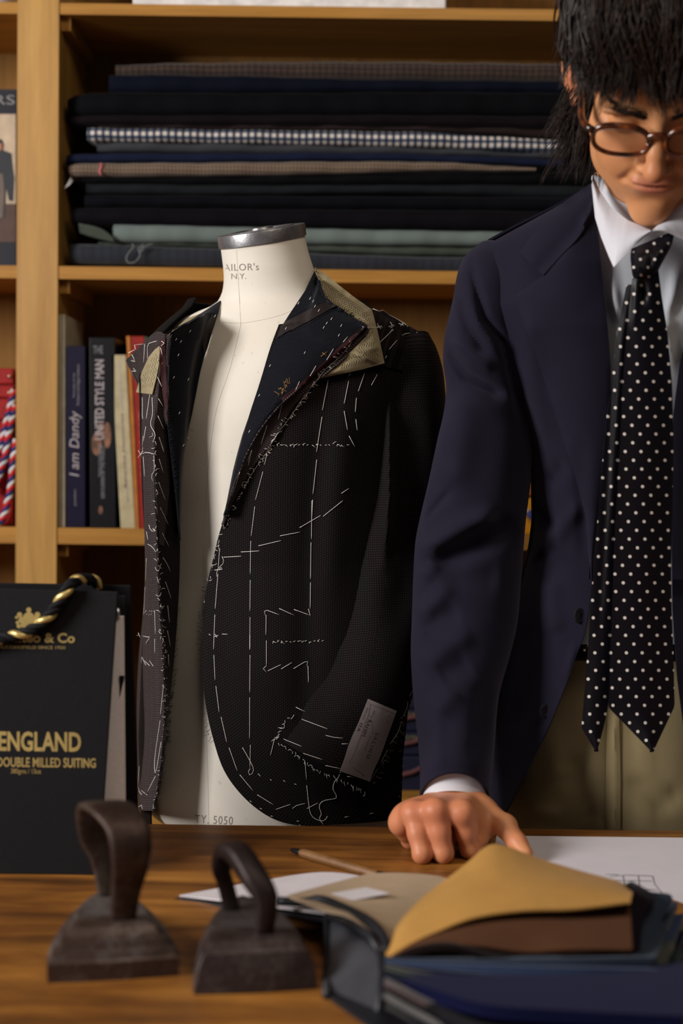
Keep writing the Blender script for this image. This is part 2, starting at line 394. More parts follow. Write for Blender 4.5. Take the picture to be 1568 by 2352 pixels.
bolts = [
 # label, material, D offset, [(x, ytop, ybot)...]
 ('brown checked cloth folded on the very top of the cloth pile', stripes('brown_check', (.009,.0035,.0025), (.045,.020,.011), .011, .009), .03, [(264,147,170),(420,142,172),(700,139,178),(1000,140,180),(1450,146,186)]),
 ('rolled navy cloth just under the brown checked cloth', cloth('navy_a', (.0022,.0034,.0095), pitch=.002), .015, [(251,172,207),(270,168,211),(600,172,211),(900,180,209),(1450,184,214)]),
 ('thick black cloth with the longest overhang near the top of the pile', cloth('black_a', (.0018,.0018,.0030), pitch=.002), .0, [(152,224,262),(170,214,263),(300,209,263),(600,211,262),(1000,208,262),(1450,212,268)]),
 ('thin black plum cloth below the thick black one', cloth('plum', (.0045,.0026,.0042), pitch=.002), .0, [(158,264,282),(400,264,284),(900,263,286),(1450,268,296)]),
 ('thin brown grey cloth directly above the gingham', cloth('brown_grey', (.018,.012,.012), pitch=.002), .012, [(225,284,292),(500,285,295),(900,287,299),(1150,287,308),(1450,300,326)]),
 ('white and navy gingham cloth in the middle of the pile', gingham(), -.006, [(199,292,318),(215,291,321),(500,295,325),(800,298,331),(1000,302,336),(1200,314,346),(1450,326,358)]),
 ('mid grey flannel cloth under the gingham', cloth('grey_flannel', (.034,.036,.043), pitch=.002), .006, [(221,323,346),(400,324,349),(700,328,351),(1000,337,354),(1450,358,370)]),
 ('deep blue cloth under the grey flannel', cloth('blue_a', (.0065,.0095,.027), pitch=.002), .0, [(150,366,378),(175,352,372),(500,350,371),(900,351,368),(1450,370,388)]),
 ('beige small checked cloth with a pink selvedge mark', stripes('beige_check', (.07,.042,.027), (.19,.135,.095), .0062, .0062), -.004, [(172,384,397),(182,374,403),(500,371,401),(800,369,396),(1000,371,390),(1230,386,392)]),
 ('black cloth below the beige checked one', cloth('black_b', (.0020,.0020,.0028), pitch=.002), .008, [(178,404,417),(500,402,422),(900,396,422),(1450,390,422)]),
 ('charcoal cloth in the lower half of the pile', cloth('charcoal', (.0085,.0105,.0125), pitch=.002), .010, [(195,420,442),(500,424,446),(900,424,442),(1200,424,450),(1450,430,460)]),
 ('black navy cloth under the charcoal one', cloth('black_c', (.0020,.0023,.0045), pitch=.002), .004, [(192,446,474),(600,448,476),(1450,452,484)]),
 ('thick black aubergine cloth above the grey green cloth', cloth('aubergine', (.0032,.0026,.0042), pitch=.002), .0, [(182,477,508),(195,475,513),(600,478,520),(1000,480,526),(1450,486,532)]),
 ('pale grey green cloth standing out near the bottom of the pile', cloth('grey_green', (.12,.15,.145), pitch=.002), -.006, [(257,524,543),(264,515,553),(290,513,555),(600,520,558),(900,526,562),(1450,534,566)]),
 ('frayed sage green cloth second from the bottom', cloth('sage', (.045,.056,.045), pitch=.003), .008, [(225,556,561),(500,556,568),(900,563,585),(1150,565,588),(1450,568,592)]),
 ('striped navy cloth at the bottom of the pile', stripes('navy_stripe', (.0030,.0036,.0095), (.0065,.010,.020), .016, .08), .0, [(170,563,598),(180,558,603),(500,569,611),(900,586,621),(1450,594,628)]),
]
def bolt(label, mat, dd, pts):
    C = cr(pts, 60); D0 = DF+.022+dd; dep = .19-dd
    sect = []
    nf = 14
    for k in range(nf+1):
        a = -math.pi/2+math.pi*k/nf; sect.append((math.sin(a), -math.cos(a)))
    V = []; n = len(sect)+2
    for i, (x, yt, yb) in enumerate(C):
        pt, pb = P(x, yt, D0), P(x, yb, D0); zc = (pt[2]+pb[2])/2; h = (pt[2]-pb[2])/2; rr = min(h*1.0, .012)
        e = min(1, .35+i/3)
        wob = .0022*math.sin(i*.7+pts[0][0])+.0015*math.sin(i*1.9)
        ring = [(pt[0], D0+rr+wob+rr*sy*e*1.0, zc+h*sz*(.985)) for sz, sy in sect]
        ring += [(pt[0], D0+dep, zc+h*.985), (pt[0], D0+dep, zc-h*.985)]
        V += ring
    F = [(i*n+j, i*n+(j+1) % n, (i+1)*n+(j+1) % n, (i+1)*n+j) for i in range(len(C)-1) for j in range(n)]
    F += [tuple(range(n-1, -1, -1)), tuple((len(C)-1)*n+j for j in range(n))]
    o = obj('folded_cloth', V, F, mat, angle=60)
    tag(o, label, 'cloth', 'folded suit cloths on the upper shelf')
    return o
bo = [bolt(*b) for b in bolts]
# details on the cloths
M_tbk = plain('thread_white', (.62, .60, .60), .8, bmp=0)
M_pink = plain('selvedge_pink', (.45, .12, .13), .8)
q = MB(); yy = np.linspace(375, 402, 8); q.tube([P(231+2*math.sin(k), y, DF+.0155) for k, y in enumerate(yy)], .0022, 6); q.build('selvedge_mark', M_pink, bo[8])
q = MB(); q.tube(cr([P(x, y, DF+.012) for x, y in [(330,562),(318,572),(322,586),(312,600),(298,604),(289,596),(296,580),(306,568),(304,560)]], 30), .0009, 5)
q.tube(cr([P(x, y, DF+.012) for x, y in [(350,560),(334,566),(322,580),(330,562)]], 20), .0007, 5)
q.build('loose_thread', plain('thread_grey', (.2,.22,.22), .9), bo[14])
q = MB(); q.add(*(lambda G: (P(G[..., 0], G[..., 1], G[..., 2]).reshape(-1, 3), gridF(*G.shape[:2])))(loftc([[(180,514,DF+.02),(215,520,DF+.012),(240,530,DF+.01),(262,548,DF+.01)],[(183,535,DF+.03),(205,543,DF+.02),(235,551,DF+.015),(262,556,DF+.01)]], 6, 14)))
fl = q.build('frayed_flap', bolts[14][1], bo[14]); sm = fl.modifiers.new('s', 'SOLIDIFY'); sm.thickness = .002
q = MB()
for k in range(3): q.tube(cr([P(150+k*4, 432-k*3, DF+.01), P(157+k*3, 420, DF+.012), P(163+k*2, 408+k*3, DF+.02)], 6), .0007, 5)
q.build('loose_thread', M_tbk, bo[8])
# ================= books on the lower shelf =================
ZB = zt[2][0]
def book(label, xl, xr, ytop, ybot, dep, m_sp, lean=0, setback=.012, pages=True, group='books on the middle shelf', name='book', xt=None):
    """upright book: spine to the room, leaning by lean (px shift of the top)"""
    D0 = DF+setback
    root = thing(name, label, 'book', P((xl+xr)/2, ybot, D0), group)
    root.location.z = ZB; ROOT[root.name][2] = ZB
    def c(x, y, d): v = P(x, y, D0); return (v[0], D0+d, ZB if y == ybot else v[2])
    w = xr-xl; n = 8
    def slab(x0, x1, y1, d0, d1, zlift=0):
        q = []
        for (xx, yy) in ((x0, ybot), (x1, ybot)):
            for d in (d0, d1): pass
        lo = [c(x0, ybot, d0), c(x1, ybot, d0), c(x1, ybot, d1), c(x0, ybot, d1)]
        up = [c(x0+lean, y1, d0), c(x1+lean, y1, d0), c(x1+lean, y1, d1), c(x0+lean, y1, d1)]
        lo = [(a[0], a[1], a[2]+zlift) for a in lo]
        return lo+up
    t = 3.5
    cv = MB().hexa(slab(xl, xr, ytop, 0, .004)).hexa(slab(xl, xl+t, ytop, .004, dep)).hexa(slab(xr-t, xr, ytop, .004, dep))
    cover = bevel(cv.build('cover', m_sp, root, False), .0012)
    MB().hexa(slab(xl+t+.3, xr-t-.3, ytop+5, .0045, dep-.004, .003)).build('pages', M_page, root, False)
    def face(px, py):   # a point on the spine
        f = (py-ytop)/(ybot-ytop); v = P(px, py, D0-.0006); return v
    return root, cover, face
M_page = plain('book_pages', (.62, .58, .48), .9, scale=200)
M_cream = plain('cream_cover', (.50, .44, .33), .6); M_indigo = plain('indigo_cover', (.007, .005, .022), .5, spec=.15)
M_nite = plain('dark_cover', (.0035, .0035, .006), .4, spec=.25); M_ivory = plain('ivory_cover', (.42, .36, .22), .5)
M_redbk = plain('red_cover', (.25, .010, .007), .5); M_ltxt = plain('pale_print', (.36, .32, .34), .7, bmp=0); M_dtx = plain('grey_print', (.22, .22, .24), .7, bmp=0)
book('tall cream book at the left end of the book row beside the upright', 133, 149, 722, 1212, .17, M_cream)
b2, cv2, f2 = book('indigo book with the pale title I am Dandy on its spine', 152, 196, 795, 1212, .17, M_indigo)
def vmap(face, xb, yb): return lambda a, b: face(xb-b, yb-a)     # text running upwards
write('spine_title', 'I am Dandy', vmap(f2, 181, 1094), 150, 22, M_ltxt, b2, shear=.2)
write('spine_subtitle', 'The Return of the Elegant Gentleman', vmap(f2, 182, 932), 95, 6, M_dtx, b2)
write('spine_subtitle', 'Portraits of the', vmap(f2, 172, 912), 55, 5, M_dtx, b2)
write('spine_imprint', 'gestalten', vmap(f2, 174, 1162), 38, 5, M_dtx, b2)
b3, cv3, f3 = book('thick black photographic book with a long grey spine title', 207, 266, 775, 1212, .19, M_nite, lean=-2)
write('spine_title', 'UNITED STYLE MAN', vmap(f3, 238, 1010), 184, 20, M_ltxt, b3, bold=.02)
write('spine_subtitle', 'THE BOOK OF TAILORS AND THEIR', vmap(f3, 234, 1095), 75, 8, M_dtx, b3)
write('spine_subtitle', 'GENTLEMEN OF THE WORLD', vmap(f3, 240, 1145), 120, 8, M_dtx, b3)
write('spine_header', 'THE', lambda a, b: f3(214+a, 812-b), 22, 18, M_dtx, b3)
skin2 = plain('spine_picture', (.16, .075, .045), .6, scale=60, var=.7)
q = MB(); 
for cx, cy, rx, ry in ((222, 1020, 12, 26), (246, 1000, 9, 30), (232, 985, 8, 14), (231, 1172, 5, 10)):
    a = np.arange(20)*2*math.pi/20; V = [f3(cx+rx*math.cos(t), cy+ry*math.sin(t))+np.array([0, .0003, 0]) for t in a]; MB().add(V, [tuple(range(20))]).build('spine_picture', skin2, b3, False)
b4, cv4, f4 = book('ivory book leaning left against the thick black book', 277, 311, 815, 1213, .15, M_ivory, lean=-22)
q = MB(); q.tube([P(274+k*2.2, 830+k*36, DF+.0125) for k in range(10)], .0012, 5); q.build('spine_strip', M_ltxt, b4)
write('spine_title', 'Bespoke Memories', lambda a, b: f4(291+a*-.052-b, 1120-a), 170, 6, plain('brown_print', (.2, .08, .05), .7), b4)
b5, cv5, f5 = book('red book with an orange edge beside the ivory one', 318, 352, 772, 1214, .18, M_redbk, lean=-20)
MB().hexa([tuple(P(x, y, d)) for x, y, d in ((312,1214,DF+.010),(319,1214,DF+.010),(319,1214,DF+.15),(312,1214,DF+.15),(290,772,DF+.010),(298,772,DF+.010),(298,772,DF+.15),(290,772,DF+.15))]).build('orange_edge', plain('orange_edge', (.40, .14, .02), .6), b5, False)
MB().box((float(P(333,800,DF+.015)[0]), DF+.014, float(P(340,800,DF)[2])), (float(P(338,772,DF+.015)[0]), DF+.10, float(P(338,772,DF)[2]))).build('green_edge', plain('green_edge', (.01, .12, .07), .6), b5, False)
write('spine_title', 'THE WORLD OF SUITS', lambda a, b: f5(322-a*.04+12-b, 1095-a), 150, 9, M_ltxt, b5)
# ================= left bay =================
mg = thing('magazine', 'navy bordered magazine cover with a picture of walking men, behind the left upright', 'magazine', (float(P(0, 600, DF+.03)[0]), DF+.03, zt[1][0]))
MG = lambda x, y, d=0: P(x, y, DF+.03-d)
xL_, xR_ = MG(-230, 600)[0], MG(36, 600)[0]; zb = zt[1][0]; ztp = MG(20, 205)[2]
MB().box((xL_, DF+.03, zb), (xR_, DF+.036, ztp)).build('cover', plain('navy_print', (.004, .0035, .012), .5), mg, False)
def flat(nm, pts, mat, par, f): 
    V = [f(x, y) for x, y in pts]; return obj(nm, V, [tuple(range(len(V)))], mat, par, smooth=False)
flat('cover_picture', [(-220, 262), (36, 262), (36, 556), (-220, 556)], plain('print_beige', (.46, .36, .26), .5), mg, lambda x, y: MG(x, y, .0004))
flat('picture_ground', [(-220, 470), (36, 468), (36, 556), (-220, 556)], plain('print_ground', (.07, .035, .025), .5, scale=80), mg, lambda x, y: MG(x, y, .0007))
flat('picture_figure', [(-2, 318), (6, 322), (9, 332), (7, 345), (26, 352), (30, 390), (33, 410), (30, 462), (20, 460), (14, 430), (12, 500), (-10, 500), (-10, 330)], plain('print_coat', (.02, .022, .03), .5), mg, lambda x, y: MG(x, y, .001))
flat('picture_face', [(-3, 328), (4, 330), (5, 342), (-3, 348)], plain('print_face', (.35, .12, .06), .5), mg, lambda x, y: MG(x, y, .0013))
flat('picture_legs', [(-8, 400), (6, 398), (10, 440), (6, 500), (-8, 500)], plain('print_trousers', (.12, .09, .075), .5), mg, lambda x, y: MG(x, y, .0013))
write('cover_title', 'TAILORS', lambda a, b: MG(34+a, 240-b, .0006), 190, 22, M_dtx, mg, align='R')
rb = thing('red_drawer_box', 'red lacquered drawer box with round brass studs, partly behind the upright', 'box', (float(P(0, 1212, DF+.03)[0]), DF+.03, zt[2][0]))
rz = lambda y: float(P(10, y, DF+.03)[2]); M_red = plain('red_lacquer', (.27, .007, .007), .35, coat=.3); x0, x1 = float(P(-260, 1000, DF+.03)[0]), float(P(33, 1000, DF+.03)[0])
MB().box((x0, DF+.035, zt[2][0]), (x1-.001, DF+.2, rz(846))).build('case', M_red, rb, False)
ys = [846, 882, 887, 913, 918, 964, 969, 1040, 1046, 1120, 1126, 1205]
for a, b_ in zip(ys[::2], ys[1::2]):
    bevel(MB().box((x0+.002, DF+.028, rz(b_)), (x1-.002, DF+.036, rz(a))).build('drawer', M_red, rb, False), .002)
def ball(mb, c, r, n=10, sc=(1, 1, 1)):
    V = []; F = []
    for i in range(n+1):
        for j in range(n): 
            t = math.pi*i/n; p = 2*math.pi*j/n
            V.append((c[0]+r*sc[0]*math.sin(t)*math.cos(p), c[1]+r*sc[1]*math.sin(t)*math.sin(p), c[2]+r*sc[2]*math.cos(t)))
    F = [(i*n+j, (i+1)*n+j, (i+1)*n+(j+1) % n, i*n+(j+1) % n) for i in range(n) for j in range(n)]
    return mb.add(V, F)
M_brass = plain('brass_stud', (.55, .38, .25), .35, metal=.9)
for sx, sy in ((22, 864), (21, 902), (-30, 864), (-30, 902), (2, 1005)):
    ball(MB(), P(sx, sy, DF+.026), .0032).build('stud', M_brass, rb)
M_cr, M_cw, M_cb = plain('cord_red', (.5, .015, .015), .7), plain('cord_white', (.62, .60, .62), .8), plain('cord_navy', (.012, .022, .13), .7)
def twist(mats, pts, R, r, pitch, root, names):
    base = cr(pts, 260); d = np.r_[0, np.cumsum(np.linalg.norm(np.diff(base, axis=0), axis=1))]
    t = np.gradient(base, axis=0); t /= np.linalg.norm(t, axis=1)[:, None]
    a = np.cross(t, [0, 1, 0]); a /= np.linalg.norm(a, axis=1)[:, None]; b = np.cross(t, a)
    k = len(mats)
    for i, (m, nm) in enumerate(zip(mats, names)):
        ph = d/pitch*2*math.pi+i*2*math.pi/k
        MB().tube(base+R*(np.cos(ph)[:, None]*a+np.sin(ph)[:, None]*b), r, 6).build(nm, m, root)
for lab, pts in (('red white and navy twisted cord hanging foremost over the red box', [(33,896),(24,935),(14,975),(4,1015),(-10,1060),(-20,1120)]),
                 ('red white and navy twisted cord with the steepest fall beside the upright', [(36,930),(26,970),(17,1010),(12,1050),(2,1080),(-14,1130)]),
                 ('lowest red white and navy twisted cord curling to the shelf', [(38,1010),(30,1060),(26,1110),(16,1160),(4,1195),(-12,1205)])):
    D_ = DF+.012; pp = [P(x, y, D_) for x, y in pts]
    r_ = thing('twisted_cord', lab, 'cord', (pp[-1][0], D_, zt[2][0]), 'twisted cords on the red box')
    twist([M_cr, M_cw, M_cb], pp, .0030, .0034, .026, r_, ['red_strand', 'white_strand', 'navy_strand'])
# top shelf
wb = MB().box((float(P(300, 0, DF)[0]), DF+.02, zt[0][0]), (float(P(1026, 0, DF)[0]), DF+.2, zt[0][0]+.12)).build('white_box', plain('white_card', (.72, .70, .70), .6), None, False)
tag(bevel(wb, .003), 'long white box on the top shelf, cut off by the top of the frame', 'box')
q = MB(); c = P(-30, -22, DF+.05)
ball(q, (c[0], DF+.07, zt[0][0]+.045), .05, 20, (1.15, 1, .9)); o = q.build('white_bowl', plain('white_glaze', (.68, .68, .74), .25)); 
tag(o, 'rounded white ceramic piece on the top shelf in the left bay', 'bowl')
# behind the arm: sample boxes on the lowest shelf
M_navybox = plain('navy_box', (.005, .0065, .024), .6); M_rib = plain('dull_red_ribbon', (.10, .035, .035), .8); M_gold2 = plain('dull_gold_print', (.22, .19, .09), .6)
zb = zt[3][0]; gaps = [(1737, 1809), (1682, 1735), (1630, 1680), (1560, 1628)]
names_ = ['lowest', 'second lowest', 'second highest', 'topmost']
for k, (a, b_) in enumerate(gaps):
    xs = float(P(895, 1700, DF+.05)[0]); z0, z1 = float(P(940, b_, DF+.05)[2]), float(P(940, a, DF+.05)[2])
    if k == 0: z0 = zb
    rt = thing('cloth_sample_box', 'flat navy sample box seen between jacket and arm, %s of four' % names_[k], 'box', (xs+.15, DF+.05, z0), 'stacked navy sample boxes')
    bevel(MB().box((xs-.02*(k % 2), DF+.05, z0), (xs+.34, DF+.22, z1)).build('case', M_navybox, rt, False), .003)
    zr = z0+(z1-z0)*.62
    q = MB(); q.tube(cr([(xs-.01, DF+.047, zr-.004), (xs+.03, DF+.046, zr-.008+.004*k), (xs+.08, DF+.046, zr+.006), (xs+.3, DF+.047, zr)], 20), .0045, 6); q.build('ribbon', M_rib, rt)
    if k: write('print', 'CLOTH SAMPLES', lambda a2, b2, zz=z1: np.array([xs+.01+a2/1361, DF+.0494-.001, zz-.012+b2/1361]), 130, 9, M_gold2, rt)
# yellow box in the gap under the arm
yb = thing('yellow_box', 'yellow box glimpsed through the gap between the sleeve and the jacket', 'box', (float(P(1215, 1212, DF+.03)[0]), DF+.03, zt[2][0]))
xa, xb_ = float(P(1130, 1150, DF+.03)[0]), float(P(1330, 1150, DF+.03)[0])
M_yel = plain('yellow_card', (.62, .27, .012), .5)
MB().box((xa, DF+.03, zt[2][0]), (xb_, DF+.2, rz(1128))).build('case', M_yel, yb, False)
bevel(MB().box((xa-.002, DF+.027, rz(1121)-.0), (xb_+.002, DF+.202, rz(1107))).build('lid', plain('orange_card', (.45, .12, .01), .5), yb, False), .001)
q = MB(); q.tube([P(1212, 1176, DF+.026), P(1222, 1186, DF+.026), P(1232, 1200, DF+.026)], .006, 8); q.build('blue_mark', plain('blue_pin', (.03, .05, .25), .5), yb)
ball(MB(), P(1211, 1173, DF+.024), .003).build('pin_head', plain('pin_white', (.7, .6, .6), .4), yb)
# ================= work table =================
tb = thing('work_table', 'heavy brown wooden work table with a worn grained top', 'table', (0, 1.1, 0))
YF, YN = 1.600, .35
bevel(MB().box((-1.3, YN, TZ-.045), (1.4, YF, TZ)).build('table_top', M_table, tb, False), .003)
MB().box((-1.15, YN+.08, TZ-.13), (1.25, YF-.08, TZ-.045)).build('apron', M_table, tb, False)
for sx in (-1.2, 1.2):
    for sy in (YN+.06, YF-.14): MB().box((sx-.04, sy, 0), (sx+.04, sy+.08, TZ-.045)).build('leg', M_table, tb, False)
# ================= sad irons =================
def iron_mat(name, rust, edge):
    m, nt, b = new_mat(name); v = coords(nt); n = noise(nt, v, 16, 4, .6, .4); n2 = noise(nt, v, 160, 4, .7)
    f = math_(nt, 'ADD', math_(nt, 'MULTIPLY', n, .7), math_(nt, 'MULTIPLY', n2, .3))
    lnk(nt, ramp(nt, f, [(.34, tuple(x*.55 for x in rust)), (.47, rust), (.58, edge), (.70, tuple(x*1.25 for x in edge))]), b.inputs['Base Color'])
    b.inputs['Metallic'].default_value = .45; b.inputs['Roughness'].default_value = .5
    bump(nt, b, f, .5, .003); return m
M_ir1 = iron_mat('worn_iron', (.062, .036, .028), (.125, .105, .10)); M_ir1h = iron_mat('worn_handle', (.034, .015, .010), (.065, .045, .034))
M_ir2 = iron_mat('dark_iron', (.040, .024, .022), (.085, .070, .068)); M_ir2h = iron_mat('dark_handle', (.016, .0075, .0075), (.028, .017, .016))
def iron(label, cx, D, yaw, W, L, layers, hp, mats, rough_top=False):
    """layers: (z, width scale, length scale, nose shift); heel faces the camera"""
    base = np.array([P(cx, 1200, D)[0], D, TZ]); root = thing('flat_iron', label, 'iron', base)
    c, s = math.cos(yaw), math.sin(yaw)
    def w(lx, ly, z): return base+np.array([lx*c-ly*s, lx*s+ly*c, z])
    def outline(k, kl, sh):
        pts = []; n = 17
        for i in range(n+1):
            t = i/n; ly = L*kl*t; hw = W/2*k*(1-t**2.3)**.80
            pts.append((hw, ly+sh))
        right = pts; left = [(-a, b) for a, b in pts[::-1][1:]]
        heel = [(-W/2*k+W*k*j/6, sh-.0025*math.sin(math.pi*j/6)) for j in range(1, 6)]
        return right+left+heel
    m = MB(); V = []; n = None
    for z, k, kl, sh in layers:
        o = outline(k, kl, sh); n = len(o); V += [w(a, b, z) for a, b in o]
    F = [(i*n+j, i*n+(j+1) % n, (i+1)*n+(j+1) % n, (i+1)*n+j) for i in range(len(layers)-1) for j in range(n)]
    F += [tuple(range(n-1, -1, -1)), tuple((len(layers)-1)*n+j for j in range(n))]
    o = m.add(V, F).build('body', mats[0], root, True, 32); bevel(o, .0016, 2)
    path, width, thick = hp                      # handle: list of (lx, ly, z), its widths
    C = cr([(a, b, z, ww, tt, tw) for (a, b, z), ww, tt, tw in zip(path, width, thick[0], thick[1])], 44)
    # resample used xy only; refine on 3D
    p3 = C[:, :3]; d = np.r_[0, np.cumsum(np.linalg.norm(np.diff(p3, axis=0), axis=1))]
    X = np.array([w(*q[:3]) for q in C]); t = np.gradient(X, axis=0); t /= np.linalg.norm(t, axis=1)[:, None]
    V = []; k = 12
    for i in range(len(X)):
        a = np.array([c*math.cos(C[i, 5])-s*math.sin(C[i, 5]), s*math.cos(C[i, 5])+c*math.sin(C[i, 5]), 0]); a -= t[i]*np.dot(a, t[i]); a /= np.linalg.norm(a); b2 = np.cross(t[i], a)
        for j in range(k):
            g = 2*math.pi*j/k; ca, sa = math.cos(g), math.sin(g); e = .55
            V.append(X[i]+a*C[i, 3]/2*math.copysign(abs(ca)**e, ca)+b2*C[i, 4]/2*math.copysign(abs(sa)**e, sa))
    F = [(i*k+j, i*k+(j+1) % k, (i+1)*k+(j+1) % k, (i+1)*k+j) for i in range(len(X)-1) for j in range(k)]
    F += [tuple(range(k-1, -1, -1)), tuple((len(X)-1)*k+j for j in range(k))]
    obj('handle', V, F, mats[1], root, angle=60)
    return root, w
i1, w1 = iron('larger rusty flat iron with a broad strap handle and stepped base', 268, 1.122, math.radians(11), .104, .150,
  [(0, 1, 1, 0), (.015, 1.01, 1, 0), (.0165, .97, .975, .002), (.0215, .93, .95, .004), (.023, .84, .88, .009), (.0285, .80, .85, .011), (.030, .70, .76, .016), (.036, .63, .70, .020), (.038, .56, .62, .024)],
  ([(.008, .034, .030), (.010, .028, .060), (.014, .016, .095), (.010, .026, .118), (-.004, .052, .127), (-.012, .085, .117), (-.012, .098, .090), (-.006, .100, .070), (-.002, .098, .040)],
   [.021, .024, .033, .036, .038, .036, .030, .022, .018], ([.010, .009, .008, .008, .008, .008, .008, .008, .009], [0, 0, .05, .08, .1, .1, .1, .1, .1])), (M_ir1, M_ir1h))
i2, w2 = iron('smaller dark flat iron with a round bar handle, right one of the pair', 600, 1.099, math.radians(9), .098, .140,
  [(0, 1, 1, 0), (.020, .93, .97, .004), (.030, .84, .92, .008), (.031, .80, .89, .010), (.036, .74, .85, .013), (.038, .60, .74, .02)],
  ([(.006, .030, .026), (.010, .026, .050), (.010, .026, .066), (.000, .036, .082), (-.010, .055, .094), (-.018, .075, .092), (-.022, .086, .074), (-.018, .090, .060), (-.010, .088, .028)],
   [.017, .016, .019, .021, .021, .019, .016, .014, .015], ([.012, .013, .015, .016, .016, .014, .012, .012, .012], [0, 0, .1, .2, .3, .3, .2, .1, 0])), (M_ir2, M_ir2h))
# ================= upright sample folder =================
sf = thing('sample_folder', 'black cloth sample folder with gold lettering standing upright at the left edge of the table', 'sample book', (float(P(60, 2030, 1.42)[0]), 1.43, TZ))
M_blk = plain('black_buckram', (.0075, .0070, .009), .7, scale=400, bmp=.1, spec=.15); M_goldp = plain('gold_foil', (.66, .50, .19), .35, metal=.6, bmp=0); M_pgs = plain('white_sheets', (.88, .84, .86), .8, bmp=0, var=.05, scale=300)
def board(nm, c4, t, mat, par):
    f = [np.array(P(*c)) for c in c4]; b = [v+np.array([0, t, 0]) for v in f]
    return bevel(MB().hexa([f[0], f[1], b[1], b[0], f[3], f[2], b[2], b[3]]).build(nm, mat, par, False), .0012)
yb_ = lambda D: 1040+(CZ-TZ)*FPX/D
def onT(x, D):          # pixel row where a point at that depth touches the table
    lo, hi = 1500, 2352
    for _ in range(40):
        m = (lo+hi)/2
        if P(x, m, D)[2] > TZ: lo = m
        else: hi = m
    return lo
fc = [(-420, onT(-420, 1.40), 1.40), (228, onT(228, 1.40), 1.40), (271, 1359, 1.425), (-420, 1340, 1.425)]
board('front_cover', fc, .003, M_blk, sf)
board('back_cover', [(-400, onT(-400, 1.49), 1.49), (321, onT(321, 1.49), 1.49), (300, 1344, 1.462), (-400, 1332, 1.462)], .003, M_blk, sf)
# sheets of samples and paper between the covers
board('inner_board', [(-390, onT(-390, 1.46), 1.46), (262, onT(262, 1.46), 1.46), (290, 1368, 1.448), (-390, 1352, 1.448)], .003, M_blk, sf)
q = MB(); f = [P(*c) for c in [(200, onT(250, 1.425), 1.425), (286, onT(286, 1.425), 1.425), (281, 1417, 1.438), (240, 1417, 1.438)]]
b_ = [v+np.array([0, .012, 0]) for v in f]; q.hexa([f[0], f[1], b_[1], b_[0], f[3], f[2], b_[2], b_[3]]); q.build('paper_sheets', M_pgs, sf, False)
q = MB(); q.tube([P(270, 1397, 1.437), P(271, 1412, 1.437), P(271, 1418, 1.437)], .0022, 8); q.build('metal_pin', plain('steel', (.5, .5, .52), .3, metal=.9), sf)
q = MB(); V = [P(x, y, 1.4335) for x, y in [(273, 1552), (286, 1552), (285, 1562), (281, 1575), (278, 1590), (274, 1604), (275, 1575)]]; q.add(V, [tuple(range(7))]); q.build('sample_edge', M_blk, sf, False)
def FCp(x, y, d=.0006):
    # point on the front cover under a photo pixel (bilinear in height)
    zt_, zb_ = 1350., 2031.; f = (y-zt_)/(zb_-zt_); return P(x, y, 1.425+(1.40-1.425)*f-d)
cm = lambda xr, yb, sl=.012: (lambda a, b: FCp(xr+a, yb-b+(a)*sl))
write('gold_title', 'OLD ENGLAND', cm(186, 1725), 286, 42, M_goldp, sf, align='R', bold=.03)
write('gold_subtitle', 'WORSTED DOUBLE MILLED SUITING', cm(220, 1763), 330, 21, M_goldp, sf, align='R', bold=.02)
write('gold_weight', '380gms / 13oz', cm(94, 1777), 69, 11, M_goldp, sf, align='R')
write('gold_maker', 'Harrison diteo & Co', cm(172, 1476), 270, 21, M_goldp, sf, align='R', bold=.03)
write('gold_small_line', 'CLOTH OF HUDDERSFIELD SINCE 1920', cm(150, 1491), 220, 7, M_goldp, sf, align='R')
write('gold_motto', 'WOVEN WITH PASSION, WITH INTEGRITY.', cm(209, 1990), 330, 15, M_goldp, sf, align='R', bold=.01)
q = MB()
def disc(mb, cx, cy, rx, ry, fn, n=16, d=.0006):
    V = [fn(cx+rx*math.cos(t), cy+ry*math.sin(t), d) for t in np.arange(n)*2*math.pi/n]; return mb.add(V, [tuple(range(n))])
for k, (x, y, r) in enumerate([(66, 1401, 6), (45, 1412, 6), (86, 1412, 6.5), (66, 1420, 14), (50, 1424, 8), (82, 1424, 9), (38, 1418, 3.5), (40, 1430, 4), (55, 1436, 8), (72, 1436, 9), (88, 1428, 4), (62, 1441, 8), (43, 1438, 5)]):
    disc(q, x, y, r, r, FCp, 14, .0005+.00002*k)
q.build('gold_crest', M_goldp, sf, False)
# twisted black and gold cord over the folder
rc = [FCp(-60, 1480, .006), FCp(0, 1468, .006), FCp(30, 1462, .006), FCp(62, 1452, .007), FCp(96, 1432, .007), FCp(124, 1400, .007), FCp(142, 1374, .007), FCp(158, 1348, .006), P(176, 1334, 1.432), P(196, 1330, 1.445), P(215, 1334, 1.455), P(228, 1344, 1.462)]
twist([M_blk, M_blk, M_goldp], rc, .0030, .0036, .030, sf, ['cord_strand', 'cord_strand', 'gold_cord_strand'])
